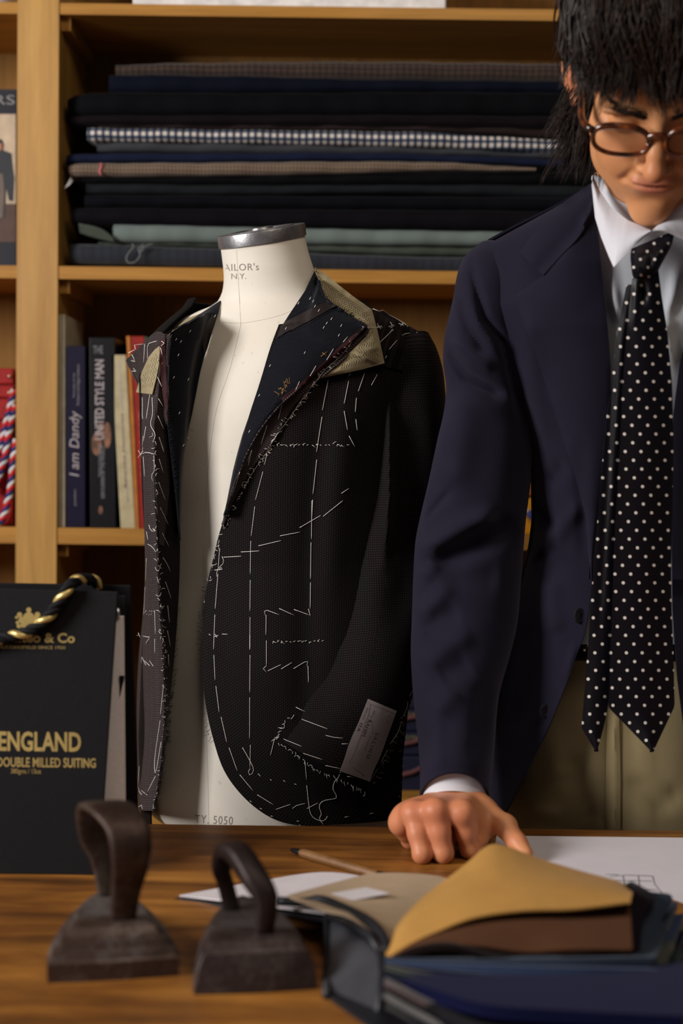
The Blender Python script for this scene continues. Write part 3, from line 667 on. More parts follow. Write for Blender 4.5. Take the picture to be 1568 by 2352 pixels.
# ================= open swatch book =================
sb = thing('swatch_book', 'open swatch book of suiting samples with a mustard flap turned up', 'swatch book', (float(P(880, 2290, 1.12)[0]), 1.15, TZ))
M_cvr = plain('slate_board', (.012, .013, .018), .45, spec=.35); M_inn = plain('white_lining', (.62, .58, .62), .7, bmp=0, var=.04)
M_spn = plain('grey_spine', (.045, .047, .058), .45)
def wsheet(name, G, t, mat, par):   # G given as world points grid
    nv, nu = G.shape[:2]; gu = np.gradient(G, axis=1); gv = np.gradient(G, axis=0); n = np.cross(gu, gv); n /= np.linalg.norm(n, axis=-1)[..., None]+1e-12
    if n[..., 2].mean() < 0: n = -n
    N = nv*nu; V = np.concatenate([G.reshape(-1, 3), (G-n*t).reshape(-1, 3)]); Ff = gridF(nv, nu); F = Ff+[tuple(i+N for i in f[::-1]) for f in Ff]
    e = [j for j in range(nu)]+[i*nu+nu-1 for i in range(1, nv)]+[(nv-1)*nu+j for j in range(nu-2, -1, -1)]+[i*nu for i in range(nv-2, 0, -1)]
    for a, b in zip(e, e[1:]+e[:1]): F.append((b, a, a+N, b+N))
    return obj(name, V, F, mat, par, angle=50)
def Pg(curves, nu, nv, across=True, smooth=True):
    G = loftc(curves, nu, nv, smooth, across); return PT(G[..., 0], G[..., 1], G[..., 2])
# left cover: rests on the table at its far left tip, lifted by the spine at its right
D0 = 1.36
cov = Pg([[(400, 2064, 1.345), (560, 2083, 1.285), (770, 2112, 1.205)], [(560, 2034, 1.43), (700, 2012, 1.40), (890, 2030, 1.33)]], 6, 14, False)
wsheet('left_cover', cov, .0035, M_cvr, sb)
ins = Pg([[(412, 2061, 1.3435), (560, 2078, 1.285), (752, 2103, 1.207)], [(568, 2033, 1.425), (740, 2008, 1.40), (885, 2026, 1.33)]], 6, 14, False)+np.array([0, 0, .0022])
wsheet('cover_lining', ins, .0015, M_inn, sb)
# white page and beige cloth sample lying on the left
bei = Pg([[(660, 2064, 1.232), (745, 2098, 1.195), (800, 2112, 1.175), (860, 2160, 1.145), (890, 2205, 1.125)], [(760, 2036, 1.30), (830, 2058, 1.27), (900, 2075, 1.24), (950, 2110, 1.21), (960, 2150, 1.18)], [(850, 2012, 1.36), (930, 2012, 1.35), (1010, 2020, 1.34), (1060, 2040, 1.31), (1075, 2070, 1.28)]], 16, 24)+np.array([0, 0, .003])
wsheet('beige_sample', bei, .0018, cloth('beige_flannel', (.42, .31, .21), pitch=.002), sb)
lab_ = Pg([[(770, 2066, 1.262), (820, 2082, 1.245)], [(850, 2052, 1.275), (905, 2066, 1.25)]], 4, 4, False)+np.array([-.004, -.006, .0075])
wsheet('paper_label', lab_, .0004, M_inn, sb)
# spine and binding strip
spn = [PT(x, y, D) for x, y, D in [(757, 2108, 1.205), (872, 2188, 1.115), (868, 2338, 1.075), (752, 2290, 1.135)]]
f = spn; b_ = [v+np.array([.006, .012, 0]) for v in f]
bevel(MB().hexa([f[3], f[2], b_[2], b_[3], f[0], f[1], b_[1], b_[0]]).build('spine', M_spn, sb, False), .002)
q = MB(); q.tube([P(752, 2104, 1.205), P(754, 2200, 1.17), PT(750, 2286, 1.11, .004)], .0036, 8); q.tube([P(752, 2104, 1.205), P(800, 2120, 1.17), P(850, 2150, 1.135), P(876, 2192, 1.113)], .0036, 8)
q.tube([P(876, 2192, 1.113), P(878, 2260, 1.09), PT(870, 2325, 1.065, .004)], .0034, 8)
q.build('spine_edging', M_cvr, sb)
q = MB(); q.tube(cr([P(640, 2070, 1.232), P(700, 2072, 1.228), P(735, 2066, 1.225), P(780, 2082, 1.205), P(850, 2118, 1.160), P(884, 2160, 1.130), P(884, 2190, 1.115)], 30), .0042, 8); q.build('binding_strip', M_cvr, sb)
# bottom cover under the samples
cb = [T(748, 2292), T(900, 2400), T(1700, 2420), T(1640, 2160), T(1000, 2080)]
MB().add([v+np.array([0, 0, .0035]) for v in cb]+[v+np.array([0, 0, .0003]) for v in cb], [(0,1,2,3,4), (9,8,7,6,5)]+[(i, (i+1) % 5, 5+(i+1) % 5, 5+i) for i in range(5)]).build('bottom_cover', M_cvr, sb, False)
# fanned samples, lowest first
def samp(name, mat, front, back, zoff=0, t=.0022, zig=True, lift=.004, nu=14, nv=90):
    G = loftc([front, back], nu, nv, True, False); X = PT(G[..., 0], G[..., 1], G[..., 2], t+lift)
    if zig: X[:, 0, 1] += .0009*(np.arange(nv) % 2)
    X[..., 2] += zoff
    return wsheet(name, X, t, mat, sb)
def stk(name, col, yl, yr, yc, D1, D2, xr, dz=.007, lift=.004, col2=None):
    """a sample whose near edge runs from the spine to xr"""
    m = cloth(name+'_cloth', col, col2, pitch=.0022, sheen=.12)
    fr = [(882, yl, D1), (980, yl+(yc-yl)*.45, D1-.005), (1120, yc, D1-.012), (1320, yc+(yr-yc)*.55, D1-.012), (xr, yr, D1)]
    bk = [(900, yl-40, D2), (1000, yl-45+(yc-yl)*.4, D2), (1140, yc-70, D2), (1350, yr-100, D2+.02), (xr+50, yr-130, D2+.05)]
    return samp(name, m, fr, bk, t=dz, lift=lift)
stk('charcoal_sample', (.006, .006, .009), 2316, 2430, 2430, 1.005, 1.16, 1700, .006, lift=0.004)
stk('silver_grey_sample', (.10, .10, .11), 2280, 2418, 2400, 1.018, 1.17, 1650, .004, lift=0.006, col2=(.3, .3, .3))
stk('black_stripe_sample', (.004, .004, .007), 2268, 2402, 2385, 1.030, 1.18, 1640, .007, lift=0.009)
stk('rust_speckled_sample', (.10, .030, .038), 2262, 2388, 2366, 1.040, 1.19, 1620, .003, lift=0.010, col2=(.26, .16, .17))
stk('grey_speckled_sample', (.09, .08, .09), 2248, 2372, 2352, 1.046, 1.19, 1610, .003, lift=0.013, col2=(.25, .22, .22))
stk('royal_navy_sample', (.0045, .0055, .032), 2236, 2334, 2308, 1.062, 1.20, 1570, .012, lift=0.014)
stk('bottle_green_sample', (.005, .014, .012), 2226, 2312, 2280, 1.068, 1.205, 1520, .005, lift=0.017)
stk('taupe_grey_sample', (.060, .060, .052), 2216, 2290, 2258, 1.078, 1.21, 1500, .006, lift=0.018)
stk('deep_navy_sample', (.004, .0055, .019), 2214, 2266, 2240, 1.082, 1.215, 1525, .005)
stk('airforce_blue_sample', (.030, .046, .098), 2206, 2228, 2218, 1.088, 1.22, 1520, .010)
stk('steel_blue_sample', (.028, .040, .066), 2200, 2200, 2204, 1.094, 1.225, 1505, .006)
samp('black_brown_sample', cloth('black_brown_cloth', (.0075, .004, .004), pitch=.002), [(884, 2204, 1.098), (960, 2176, 1.092), (1040, 2170, 1.088), (1130, 2196, 1.086), (1240, 2208, 1.086), (1360, 2186, 1.09), (1460, 2196, 1.10)],
     [(910, 2150, 1.2), (980, 2120, 1.2), (1100, 2090, 1.2), (1300, 2070, 1.2), (1480, 2050, 1.24)], t=.005)
samp('brown_sample', cloth('brown_cloth', (.075, .032, .016), pitch=.002), [(886, 2202, 1.096), (1000, 2172, 1.094), (1100, 2172, 1.092), (1210, 2186, 1.090), (1330, 2180, 1.09), (1452, 2182, 1.095)],
     [(900, 2198, 1.098), (960, 2158, 1.11), (1060, 2120, 1.125), (1200, 2088, 1.14), (1320, 2084, 1.15), (1446, 2068, 1.165)], t=.0022)
# right ends of the darker samples behind the mustard flap
samp('plum_black_sample', cloth('plum_black_cloth', (.008, .005, .009), pitch=.002), [(1436, 2030, 1.22), (1450, 2095, 1.16), (1442, 2180, 1.10)], [(1450, 2024, 1.25), (1480, 2040, 1.22), (1506, 2062, 1.20), (1478, 2110, 1.16), (1470, 2190, 1.11)], t=.003, nv=20)
samp('slate_blue_sample', cloth('slate_blue_cloth', (.026, .037, .060), pitch=.002), [(1450, 2080, 1.19), (1448, 2140, 1.15), (1452, 2190, 1.11)], [(1495, 2048, 1.235), (1545, 2060, 1.23), (1518, 2118, 1.19), (1540, 2150, 1.17), (1520, 2210, 1.12)], t=.003, nv=20)
samp('ink_navy_sample', cloth('ink_navy_cloth', (.005, .006, .022), pitch=.002), [(1500, 2200, 1.125), (1500, 2260, 1.09)], [(1540, 2190, 1.15), (1575, 2215, 1.14), (1600, 2260, 1.12), (1600, 2300, 1.09)], t=.006, nv=20)
# the turned-up mustard sample
mus = loftc([[(884, 2204, 1.098), (940, 2170, 1.105), (1000, 2142, 1.112), (1090, 2108, 1.120), (1200, 2092, 1.125), (1320, 2088, 1.13), (1446, 2072, 1.14)],
             [(888, 2196, 1.104), (925, 2130, 1.13), (985, 2085, 1.15), (1080, 2045, 1.165), (1200, 2030, 1.17), (1320, 2036, 1.17), (1452, 2050, 1.17)],
             [(890, 2186, 1.11), (912, 2125, 1.16), (960, 2070, 1.20), (1010, 2030, 1.225), (1068, 1985, 1.245), (1120, 1942, 1.26), (1165, 1944, 1.26), (1240, 1972, 1.25), (1340, 2002, 1.235), (1425, 2026, 1.22), (1448, 2048, 1.205)]], 22, 90)
Xm = P(mus[..., 0], mus[..., 1], mus[..., 2]); Xm[:, 0, 2] += .0012*(np.arange(90) % 2)
wsheet('mustard_sample', Xm, .0016, cloth('mustard_cloth', (.40, .215, .060), pitch=.0018), sb)
# ================= drawing paper and pencil =================
ps = [T(1140, 1921), T(1700, 1927), T(1700, 2120), T(1545, 2066), T(1250, 2052), T(1120, 2045)]
pp = thing('drawing_paper', 'large white sheet of drawing paper at the far right of the table', 'paper', ps[4])
MB().add([v+np.array([0, 0, .0008]) for v in ps]+[v+np.array([0, 0, .0002]) for v in ps], [tuple(range(6)), tuple(range(11, 5, -1))]+[(i, (i+1) % 6, 6+(i+1) % 6, 6+i) for i in range(6)]).build('sheet', plain('paper', (.66, .63, .69), .75, bmp=0, var=.02), pp, False)
q = MB()
for a in ([(1400, 2013), (1440, 2010), (1498, 2012)], [(1498, 2012), (1502, 2030), (1520, 2052)], [(1405, 2022), (1496, 2024)], [(1430, 2012), (1436, 2046)], [(1440, 2040), (1510, 2044)], [(1465, 2012), (1470, 2050)], [(1390, 2008), (1420, 2009)]):
    q.tube([T(x, y, .0011) for x, y in a], .0003, 4)
q.build('pencil_sketch', plain('graphite', (.12, .11, .14), .6), pp)
a_, b_ = T(690, 1958, .0048), T(888, 2016, .0048); dr = (b_-a_)/np.linalg.norm(b_-a_)
pc = thing('chalk_pencil', 'stubby natural wood pencil with a black tip lying near the dress form', 'pencil', T(790, 1995))
LL = np.linalg.norm(b_-a_)
MB().tube([a_+dr*k for k in (0, .006, LL-.012)], [.0035, .0046, .0044], 8).build('barrel', wood('pencil_wood', (.13, .055, .018), (.24, .12, .045), 'X', gs=2), pc, angle=30)
MB().tube([a_-dr*.014, a_-dr*.008, a_], [.0018, .0030, .0036], 8).build('tip', M_nite, pc, angle=40)
MB().tube([b_-dr*.012, b_-dr*.002, b_], [.0046, .0046, .003], 8).build('end_cap', M_nite, pc, angle=40)
# ================= dress form =================
YAW = math.radians(25)
FC = 1.90                                   # depth of the form's axis
def M_linen():
    m, nt, b = new_mat('linen_skin'); v = coords(nt); n = noise(nt, v, 9, 4); n2 = noise(nt, v, 500, 2)
    sp = ramp(nt, noise(nt, v, 130, 1, .4), [(.22, (.62, .55, .45)), (.27, (1, 1, 1))])
    c = ramp(nt, n, [(.3, (.66, .62, .55)), (.7, (.74, .70, .64))])
    lnk(nt, mixc(nt, .35, c, mixc(nt, 1.0, c, sp, 'MULTIPLY')), b.inputs['Base Color'])
    b.inputs['Roughness'].default_value = .7; b.inputs['Specular IOR Level'].default_value = .3; bump(nt, b, n2, .12, .0004); return m
M_lin = M_linen(); M_print = plain('faded_print', (.30, .27, .24), .8, bmp=0); M_seam = plain('seam_grey', (.40, .36, .30), .8, bmp=0)
df = thing('dress_form', 'cream linen tailors dress form with a grey metal neck cap, wearing the unfinished jacket', 'dress form', (float(P(612, 1900, FC)[0]), FC, 0))
def fring(xl, xr, y, b, Dc=FC, arch=0, slope=0, n=72):
    k = FPX/Dc; ext = (xr-xl)/2/k; xc = (xl+xr)/2
    a = math.sqrt(max(ext**2-(b*math.sin(YAW))**2, 1e-5))/math.cos(YAW)
    ph = np.arange(n)*2*math.pi/n; lx, ly = a*np.sin(ph), -b*np.cos(ph)
    X = lx*math.cos(YAW)+ly*math.sin(YAW); Y = -lx*math.sin(YAW)+ly*math.cos(YAW)
    # front turns to the viewer's left
    base = P(xc, y, Dc); s, c = X/ext, -Y/b
    return np.stack([base[0]+X, Dc+Y, base[2]+slope*s*ext-arch*c*b+0*X], -1)
FR = [(508,699,556,.054,1.868,.20,.17),(511,706,585,.055,1.870,.16,.13),(514,716,615,.057,1.872,.12,.10),(514,728,645,.060,1.876,.08,.07),(508,748,675,.066,1.882,.05,.04),(490,778,700,.075,1.888,.02,.02),(425,825,728,.086,1.895,0,.0),(378,870,762,.096,1.90,0,0),(350,900,805,.106,1.90,0,0),(338,915,860,.116,1.90,0,0),(334,915,960,.122,1.90,0,0),(345,905,1080,.118,1.90,0,0),(355,885,1200,.110,1.90,0,0),(352,885,1320,.108,1.90,0,0),(340,898,1450,.114,1.90,0,0),(330,908,1600,.120,1.90,0,0),(325,912,1740,.124,1.90,0,0),(323,910,1830,.124,1.90,0,0),(327,906,1862,.121,1.90,0,0),(340,896,1884,.112,1.90,0,0),(365,880,1897,.10,1.90,0,0),(400,850,1904,.08,1.90,0,0)]
C = cr([(r[2], r[2]*0+i, *r) for i, r in enumerate(FR)], 110)
Xf = np.stack([fring(c[2], c[3], c[4], c[5], c[6], c[7], c[8]) for c in C])
nv, nu = Xf.shape[:2]; F = [(i*nu+j, i*nu+(j+1) % nu, (i+1)*nu+(j+1) % nu, (i+1)*nu+j) for i in range(nv-1) for j in range(nu)]
SURF['can'] = []; SURF['form'] = [bvh_of(Xf.reshape(-1, 3), F)]
F += [tuple(range(nu-1, -1, -1)), tuple((nv-1)*nu+j for j in range(nu))]
obj('torso', Xf.reshape(-1, 3), F, M_lin, df, angle=50)
# neck cap
M_cap = plain('cap_metal', (.22, .22, .235), .38, metal=.75, var=.35, scale=30, bmp=.3, bd=.001)
cap = []
for (sc, dz) in ((1.03, -.000), (1.05, .0005), (1.055, .0135), (1.04, .0155), (.90, .0160), (.86, .0150), (.80, .0150), (.78, .0168), (.62, .0168), (.60, .0150), (.30, .0152), (.28, .0185), (.15, .0190), (.02, .0190)):
    r = fring(508, 698, 556, .054, 1.868, .20, .17); cen = r.mean(0); cap.append(cen+(r-cen)*sc+np.array([-.17*dz*.8, -.20*dz*.8, dz]))
cap = np.stack(cap); nv2 = len(cap)
F = [(i*nu+j, i*nu+(j+1) % nu, (i+1)*nu+(j+1) % nu, (i+1)*nu+j) for i in range(nv2-1) for j in range(nu)]+[tuple(range(nu-1, -1, -1)), tuple((nv2-1)*nu+j for j in range(nu))]
obj('neck_cap', cap.reshape(-1, 3), F, M_cap, df, angle=40)
# seams and stamped lettering
def line(name, pts_list, surf, r, mat, parent, off=.0002, step=9):
    q = MB()
    for pts in pts_list: thread(q, pts, surf, r, step, off)
    return q.build(name, mat, parent)
line('centre_seam', [[(543,574),(547,640),(553,745)], [(553,745),(530,840),(500,930),(487,1000),(476,1100),(469,1200),(467,1258),(467,1400),(472,1600),(477,1780),(480,1900)]], 'form', .00022, M_seam, df, .0001)
line('neck_seam', [[(510,740),(553,742),(600,735),(650,722),(700,700)]], 'form', .0002, M_seam, df, .0001)
def stamp(txt, x, y, ln, h, surf, mat, parent, ang=0, name='stamped_lettering', off=.0004, **kw):
    ca, sa = math.cos(ang), math.sin(ang)
    return write(name, txt, lambda a, b: hit(x+a*ca+b*sa, y+a*sa-b*ca, surf, off), ln, h, mat, parent, **kw)
stamp("TAILOR's", 500, 623, 94, 16, 'form', M_print, df, -.03, space=1.1)
stamp('N.Y.', 531, 641, 34, 13, 'form', M_print, df, -.02)
stamp('TY. 5050', 447, 1890, 87, 19, 'form', M_print, df, .05, space=1.15)
MB().tube([(ROOT[df.name][0], FC, .03), (ROOT[df.name][0], FC, float(P(600, 1900, FC)[2]))], .014, 16).build('pole', M_cap, df)
q = MB()
for k in range(4):
    a = k*math.pi/2+.4; q.tube([(ROOT[df.name][0], FC, .10), (ROOT[df.name][0]+.2*math.cos(a), FC+.2*math.sin(a), .02)], .012, 8)
    obj_ = q.build('foot', M_cap, df); q = MB()
# ================= unfinished jacket =================
M_ck = check('jacket_check', (.0014, .0010, .0014), (.034, .024, .027), (.042, .017, .023), .0031, sheen=.03)
M_ck2 = check('facing_check', (.012, .0095, .0105), (.19, .15, .155), (.14, .095, .10), .0022, sheen=.05)
M_nav = plain('navy_lining_flannel', (.0042, .0050, .0090), .85, scale=300, bmp=.1, spec=.12, sheen=.08)
M_can = cloth('collar_canvas', (.27, .22, .125), (.38, .325, .205), pitch=.0016, sheen=.1)
M_brn = plain('brown_tape', (.013, .008, .008), .6, scale=200); M_mar = plain('maroon_felt', (.034, .007, .009), .8, scale=300)
M_w = plain('basting_white', (.80, .78, .76), .8, bmp=0, var=.05); M_bk = plain('pad_thread', (.035, .028, .025), .8, bmp=0); M_gd = plain('gold_thread', (.45, .25, .08), .6, bmp=0); M_nt = plain('navy_thread', (.012, .012, .02), .8, bmp=0)
jk = thing('unfinished_jacket', 'half-made dark checked jacket full of white basting thread, worn by the dress form', 'jacket', (float(P(612, 1300, FC)[0]), FC, float(P(600, 1895, FC)[2])))
def Dj(x, y, off=0):
    xs = np.asarray(x, float); ys_ = np.asarray(y, float)
    xl = np.interp(ys_, [620, 680, 740, 800, 900, 1100, 1300, 1500, 1700, 1880], [490, 455, 380, 330, 315, 320, 322, 310, 302, 302])
    xr = np.interp(ys_, [620, 680, 740, 800, 900, 1100, 1300, 1500, 1700, 1880], [750, 820, 910, 950, 950, 940, 930, 935, 945, 945])
    bb = np.interp(ys_, [620, 660, 700, 740, 800, 900, 1100, 1300, 1500, 1700, 1880], [.070, .082, .095, .108, .125, .138, .135, .128, .136, .142, .144])
    k = FPX/1.82; ext = (xr-xl)/2/k; X = np.clip((xs-(xl+xr)/2)/k/ext, -.995, .995)*ext
    a2 = ((ext**2-(bb*math.sin(YAW))**2))/math.cos(YAW)**2; b2 = bb**2; c, s = math.cos(YAW), math.sin(YAW)
    # point (X,Y): lx = X c - Y s ; ly = X s + Y c
    A = s*s/a2+c*c/b2; B = 2*X*c*s*(1/b2-1/a2); Cc = X*X*(c*c/a2+s*s/b2)-1
    Y = (-B-np.sqrt(np.maximum(B*B-4*A*Cc, 0)))/(2*A)
    return 1.895+Y-off
def dj(curves, nu, nv, off=0, smooth=True, across=True, fl=(), offu=None):
    G2 = loftc([[(c[0], c[1]) for c in cv] for cv in curves], nu, nv, smooth, across)
    D = Dj(G2[..., 0], G2[..., 1], off)
    if offu is not None: D = D-np.interp(np.linspace(0, 1, nu), np.linspace(0, 1, len(offu)), offu)[None, :]
    return folds(np.concatenate([G2, D[..., None]], -1), fl)
# back and sides: a shell behind the front panels
Rb = []
for y in (700, 740, 790, 860, 1000, 1150, 1300, 1500, 1700, 1880):
    xl = np.interp(y, [680, 740, 800, 900, 1100, 1300, 1500, 1700, 1880], [455, 380, 318, 318, 322, 334, 322, 314, 318]); xr = np.interp(y, [680, 740, 800, 900, 1100, 1300, 1500, 1700, 1880], [800, 920, 960, 950, 940, 925, 925, 930, 925])
    Rb.append((xl, xr, y))
yc = np.linspace(690, 1878, 60); Vb = []
for y in yc:
    xl = np.interp(y, [r[2] for r in Rb], [r[0] for r in Rb]); xr = np.interp(y, [r[2] for r in Rb], [r[1] for r in Rb]); bb = np.interp(y, [690, 760, 860, 1880], [.085, .11, .135, .14])
    ph = np.linspace(-.5, math.pi+.5, 40)          # from left side round the back to the right side
    xc, hw = (xl+xr)/2, (xr-xl)/2; base = P(xc, y, 1.905)
    Vb.append(np.stack([base[0]-np.cos(ph)*hw*1.905/FPX, 1.905+.012+bb*np.sin(ph)*.95, base[2]+0*ph], -1))
wsheet('back_panel', np.stack(Vb), .002, M_ck, jk)
# front, viewer's right: body
edge = [(640,745),(620,800),(596,880),(570,960),(548,1040),(528,1130),(514,1190),(502,1230),(490,1280),(476,1340),(468,1400),(464,1480),(466,1560),(474,1630),(490,1700),(512,1765),(545,1815),(590,1858),(640,1886),(700,1897),(770,1894),(850,1889),(905,1883)]
side = [(880,715),(925,745),(950,800),(955,900),(950,1000),(940,1100),(932,1200),(928,1300),(928,1400),(932,1500),(938,1600),(932,1680),(925,1740),(922,1800),(922,1850),(920,1880)]
mid = [(740,730),(760,800),(752,900),(735,1000),(722,1100),(715,1200),(710,1300),(708,1400),(708,1500),(712,1600),(725,1700),(745,1770),(770,1815),(800,1850),(835,1870),(870,1880),(910,1882)]
fl = [([(655,900),(620,1100),(600,1400),(620,1700)], 60, .004), ([(745,880),(722,1150),(705,1400),(700,1750)], 34, -.006), ([(800,900),(770,1150),(745,1400)], 40, .005), ([(700,880),(800,900)], 50, -.003), ([(470,1400),(480,1650),(560,1800)], 22, .003)]
sheet('front_panel', dj([edge, mid, side], 70, 130, .0, fl=fl), M_ck, jk, .0016, 'jk')
# shoulder piece behind the collar
sheet('shoulder_panel', dj([[(735,640),(790,680),(858,712),(905,735),(945,752),(978,772)], [(700,760),(760,790),(830,820),(880,840),(920,850),(950,860)]], 20, 40, .004), M_ck, jk, .0016, 'jk')
# front, viewer's left: body turned back at the ridge
rl_side = [(288,828),(316,885),(321,960),(327,1050),(334,1150),(333,1300),(329,1400),(319,1500),(314,1600),(314,1700),(315,1790),(318,1862)]
ridge = [(378,766),(366,850),(360,930),(353,1000),(355,1090),(358,1172),(362,1287),(368,1402),(374,1488),(379,1622),(376,1708),(368,1780),(354,1862)]
turn = [(470,720),(440,850),(428,950),(424,1020),(416,1100),(414,1200),(412,1330),(405,1450),(396,1550),(386,1640),(379,1720),(371,1790),(357,1862)]
G = loftc([[(x, y, 1.93) for x, y in rl_side], [(x-26, y, 1.80) for x, y in ridge], [(x, y, 1.764) for x, y in ridge]], 24, 120)
G = folds(G, [([(335,1150),(330,1500)], 20, .004)])
sheet('front_panel', G, M_ck2, jk, .0016, 'jk')
G = loftc([[(x, y, 1.764) for x, y in ridge], [(x, y, 1.80) for x, y in turn]], 12, 120)
sheet('turned_facing', G, M_ck, jk, .0014, 'jk')
sheet('shoulder_panel', loftc([[(288,828,1.93),(330,795,1.925),(368,762,1.92),(420,733,1.915),(470,709,1.91),(500,690,1.90)], [(316,885,1.92),(350,850,1.88),(392,800,1.85),(440,770,1.84),(475,745,1.84),(505,712,1.85)]], 12, 40), M_ck2, jk, .0016, 'jk')
# turned-up collar canvases, lapels and their facings, each laid over the last
JF = ('jk', 'form')
sheet('collar_canvas', drape([[(355,803),(341,820),(326,853),(312,901)], [(372,790),(366,830),(358,870),(349,906)]], 12, 30, JF, .005, False, False), M_can, jk, .0012, 'can')
sheet('shoulder_canvas', drape([[(386,770),(429,731),(474,715)], [(400,768),(438,743),(471,726)]], 8, 24, JF, .005, False, False), M_can, jk, .0012, 'can')
canR = [[(724,614),(745,628),(772,650),(810,680),(854,711),(868,765),(883,834),(830,849),(740,868)],
        [(733,652),(742,680),(765,702),(795,718),(822,735),(840,752),(838,775),(805,808),(742,862)]]
Gc = drape(canR, 18, 90, JF, .009, False, False, bulge=.004); Gc = folds(Gc, [([(860,800),(872,840)], 14, -.003)])
sheet('collar_canvas', Gc, M_can, jk, .0014, 'can')
JC = ('jk', 'form', 'can')
lapR_in = [(722,622),(700,668),(662,725),(640,760),(625,800),(608,850),(588,912),(570,960),(556,1000),(545,1040),(535,1080),(525,1130),(513,1190)]
lapR_out = [(734,648),(745,684),(790,716),(843,748),(800,790),(745,842),(690,890),(650,925),(612,968),(585,1010),(560,1065),(540,1115),(517,1180)]
sheet('lapel', drape([lapR_in, [((a[0]+b[0])/2, (a[1]+b[1])/2) for a, b in zip(lapR_in, lapR_out)], lapR_out], 30, 110, JC, .004, False, True, bulge=.006, offu=[.004, .006, .010]), M_nav, jk, .0018, 'jk')
fr_in = [(838,752),(800,790),(745,842),(690,890),(650,925),(612,968),(583,1012),(558,1062),(536,1110),(520,1160),(508,1205)]
fr_out = [(850,757),(812,800),(768,842),(722,882),(690,915),(658,958),(630,1010),(596,1052),(566,1098),(537,1150),(514,1210)]
sheet('lapel_facing', drape([fr_in, [((a[0]+b[0])/2, (a[1]+b[1])/2) for a, b in zip(fr_in, fr_out)], fr_out], 10, 100, JC, .005, bulge=.002), M_ck2, jk, .0016, 'jk')
sheet('brown_tape', drape([[(642,757),(652,742),(700,716),(755,688)], [(634,779),(645,770),(700,742),(770,703)]], 6, 40, JC, .0016, True, False), M_brn, jk, .0005, 'jk')
sheet('maroon_strip', drape([[(838,748),(790,786),(735,840),(690,880),(645,915)], [(846,752),(800,796),(745,848),(697,888),(652,924)]], 4, 60, JC, .002, True, False), M_mar, jk, .0008, 'jk')
lapL_out = [(392,765),(386,800),(384,860),(384,920),(386,980),(392,1040),(398,1100),(404,1160),(411,1240)]
lapL_in = [(506,690),(497,730),(478,790),(462,845),(450,905),(440,955),(428,1010),(419,1080),(413,1245)]
sheet('lapel', drape([lapL_out, [((a[0]+b[0])/2, (a[1]+b[1])/2) for a, b in zip(lapL_out, lapL_in)], lapL_in], 20, 90, JC, .005, bulge=.006, offu=[.010, .008, .002], passes=10), M_nav, jk, .0018, 'jk')
sheet('brown_tape', drape([[(487,722),(474,745),(464,780),(468,805)], [(496,728),(487,760),(478,795),(470,815)]], 4, 24, JC, .0016, True, False), M_brn, jk, .0005, 'jk')
sheet('lapel_facing', drape([[(372,766),(364,850),(358,930),(354,1000),(357,1100),(366,1250)], [(394,768),(387,850),(385,920),(386,990),(391,1090),(376,1255)]], 8, 70, JC, .002, True, False), M_ck2, jk, .0014, 'jk')
sheet('maroon_strip', drape([[(366,782),(368,850),(374,910),(384,965)], [(379,775),(381,850),(384,910),(388,968)]], 4, 40, JC, .002, True, False), M_mar, jk, .0008, 'jk')
# sleeve
SR = [(900,790,985,768,1.868,.030,16),(889,812,1003,802,1.866,.050,10),(878,860,1017,850,1.864,.062,4),(866,910,1023,905,1.860,.068,0),(850,965,1026,965,1.856,.070,0),(832,1030,1026,1030,1.852,.070,0),(818,1100,1024,1100,1.846,.070,0),(801,1200,1018,1195,1.838,.070,0),(786,1300,1008,1290,1.828,.068,0),(768,1400,996,1380,1.818,.066,-2),(746,1490,980,1465,1.806,.064,-4),(714,1575,962,1545,1.794,.062,-6),(676,1645,938,1630,1.782,.060,-6),(652,1676,905,1715,1.776,.058,-6),(639,1694,850,1812,1.772,.055,-6)]
Gs = rings(SR, 150, 150)
fr_ = (Gs[..., 2] < np.array(cr(SR, 150))[:, 4][:, None]).astype(float)
def ffold(G, fls, fr):
    for pl, wd, amp in fls: G[..., 2] -= fr*amp*foldw(G[..., 0], G[..., 1], pl, wd)
ffold(Gs, [([(895,830),(888,900),(893,1000),(893,1150),(880,1300)], 14, .021), ([(872,880),(862,950),(850,1060),(838,1200)], 16, -.012), ([(850,900),(838,1000),(815,1100),(800,1200),(782,1330)], 12, .013), ([(905,790),(920,850)], 16, .006), ([(770,1440),(720,1560),(680,1660)], 26, .014), ([(940,850),(960,1200),(900,1500)], 44, -.012)], fr_)
rtube('sleeve', Gs, M_ck, jk, 'jk', inner=.0018)
# short piece of the other armhole
# paper ticket
M_tk = plain('ticket_paper', (.28, .25, .265), .7, bmp=.15, scale=12, var=.08, bd=.003)
tk = loftc([[(845,1605),(825,1655),(803,1705),(790,1745),(780,1771)], [(911,1633),(892,1685),(874,1735),(860,1765),(848,1795)]], 10, 24, True, False)
Dt = np.empty(tk.shape[:2])
for i in range(tk.shape[0]):
    for j in range(tk.shape[1]):
        h = hit(tk[i, j, 0], tk[i, j, 1], 'jk'); Dt[i, j] = (h[1] if h is not None else 1.74)
sh = np.linspace(0, 1, 24)[:, None]; uu_ = np.linspace(0, 1, 10)[None, :]
D0_ = Dt.min()-.006; plane = Dt[2:-2, 2:-2].mean()
Dt = np.minimum(Dt-.004, plane+.01)+0*sh
for _ in range(6): Dt[1:-1] = (Dt[:-2]+Dt[2:]+Dt[1:-1])/3; Dt[:, 1:-1] = (Dt[:, :-2]+Dt[:, 2:]+Dt[:, 1:-1])/3
Dt -= .004
sheet('paper_ticket', np.concatenate([tk, Dt[..., None]], -1), M_tk, jk, .0003, 'tk')
ink = plain('ticket_ink', (.04, .035, .04), .7, bmp=0); ink2 = plain('ticket_print', (.10, .09, .095), .7, bmp=0)
A_ = math.atan2(1795-1633, 848-911)
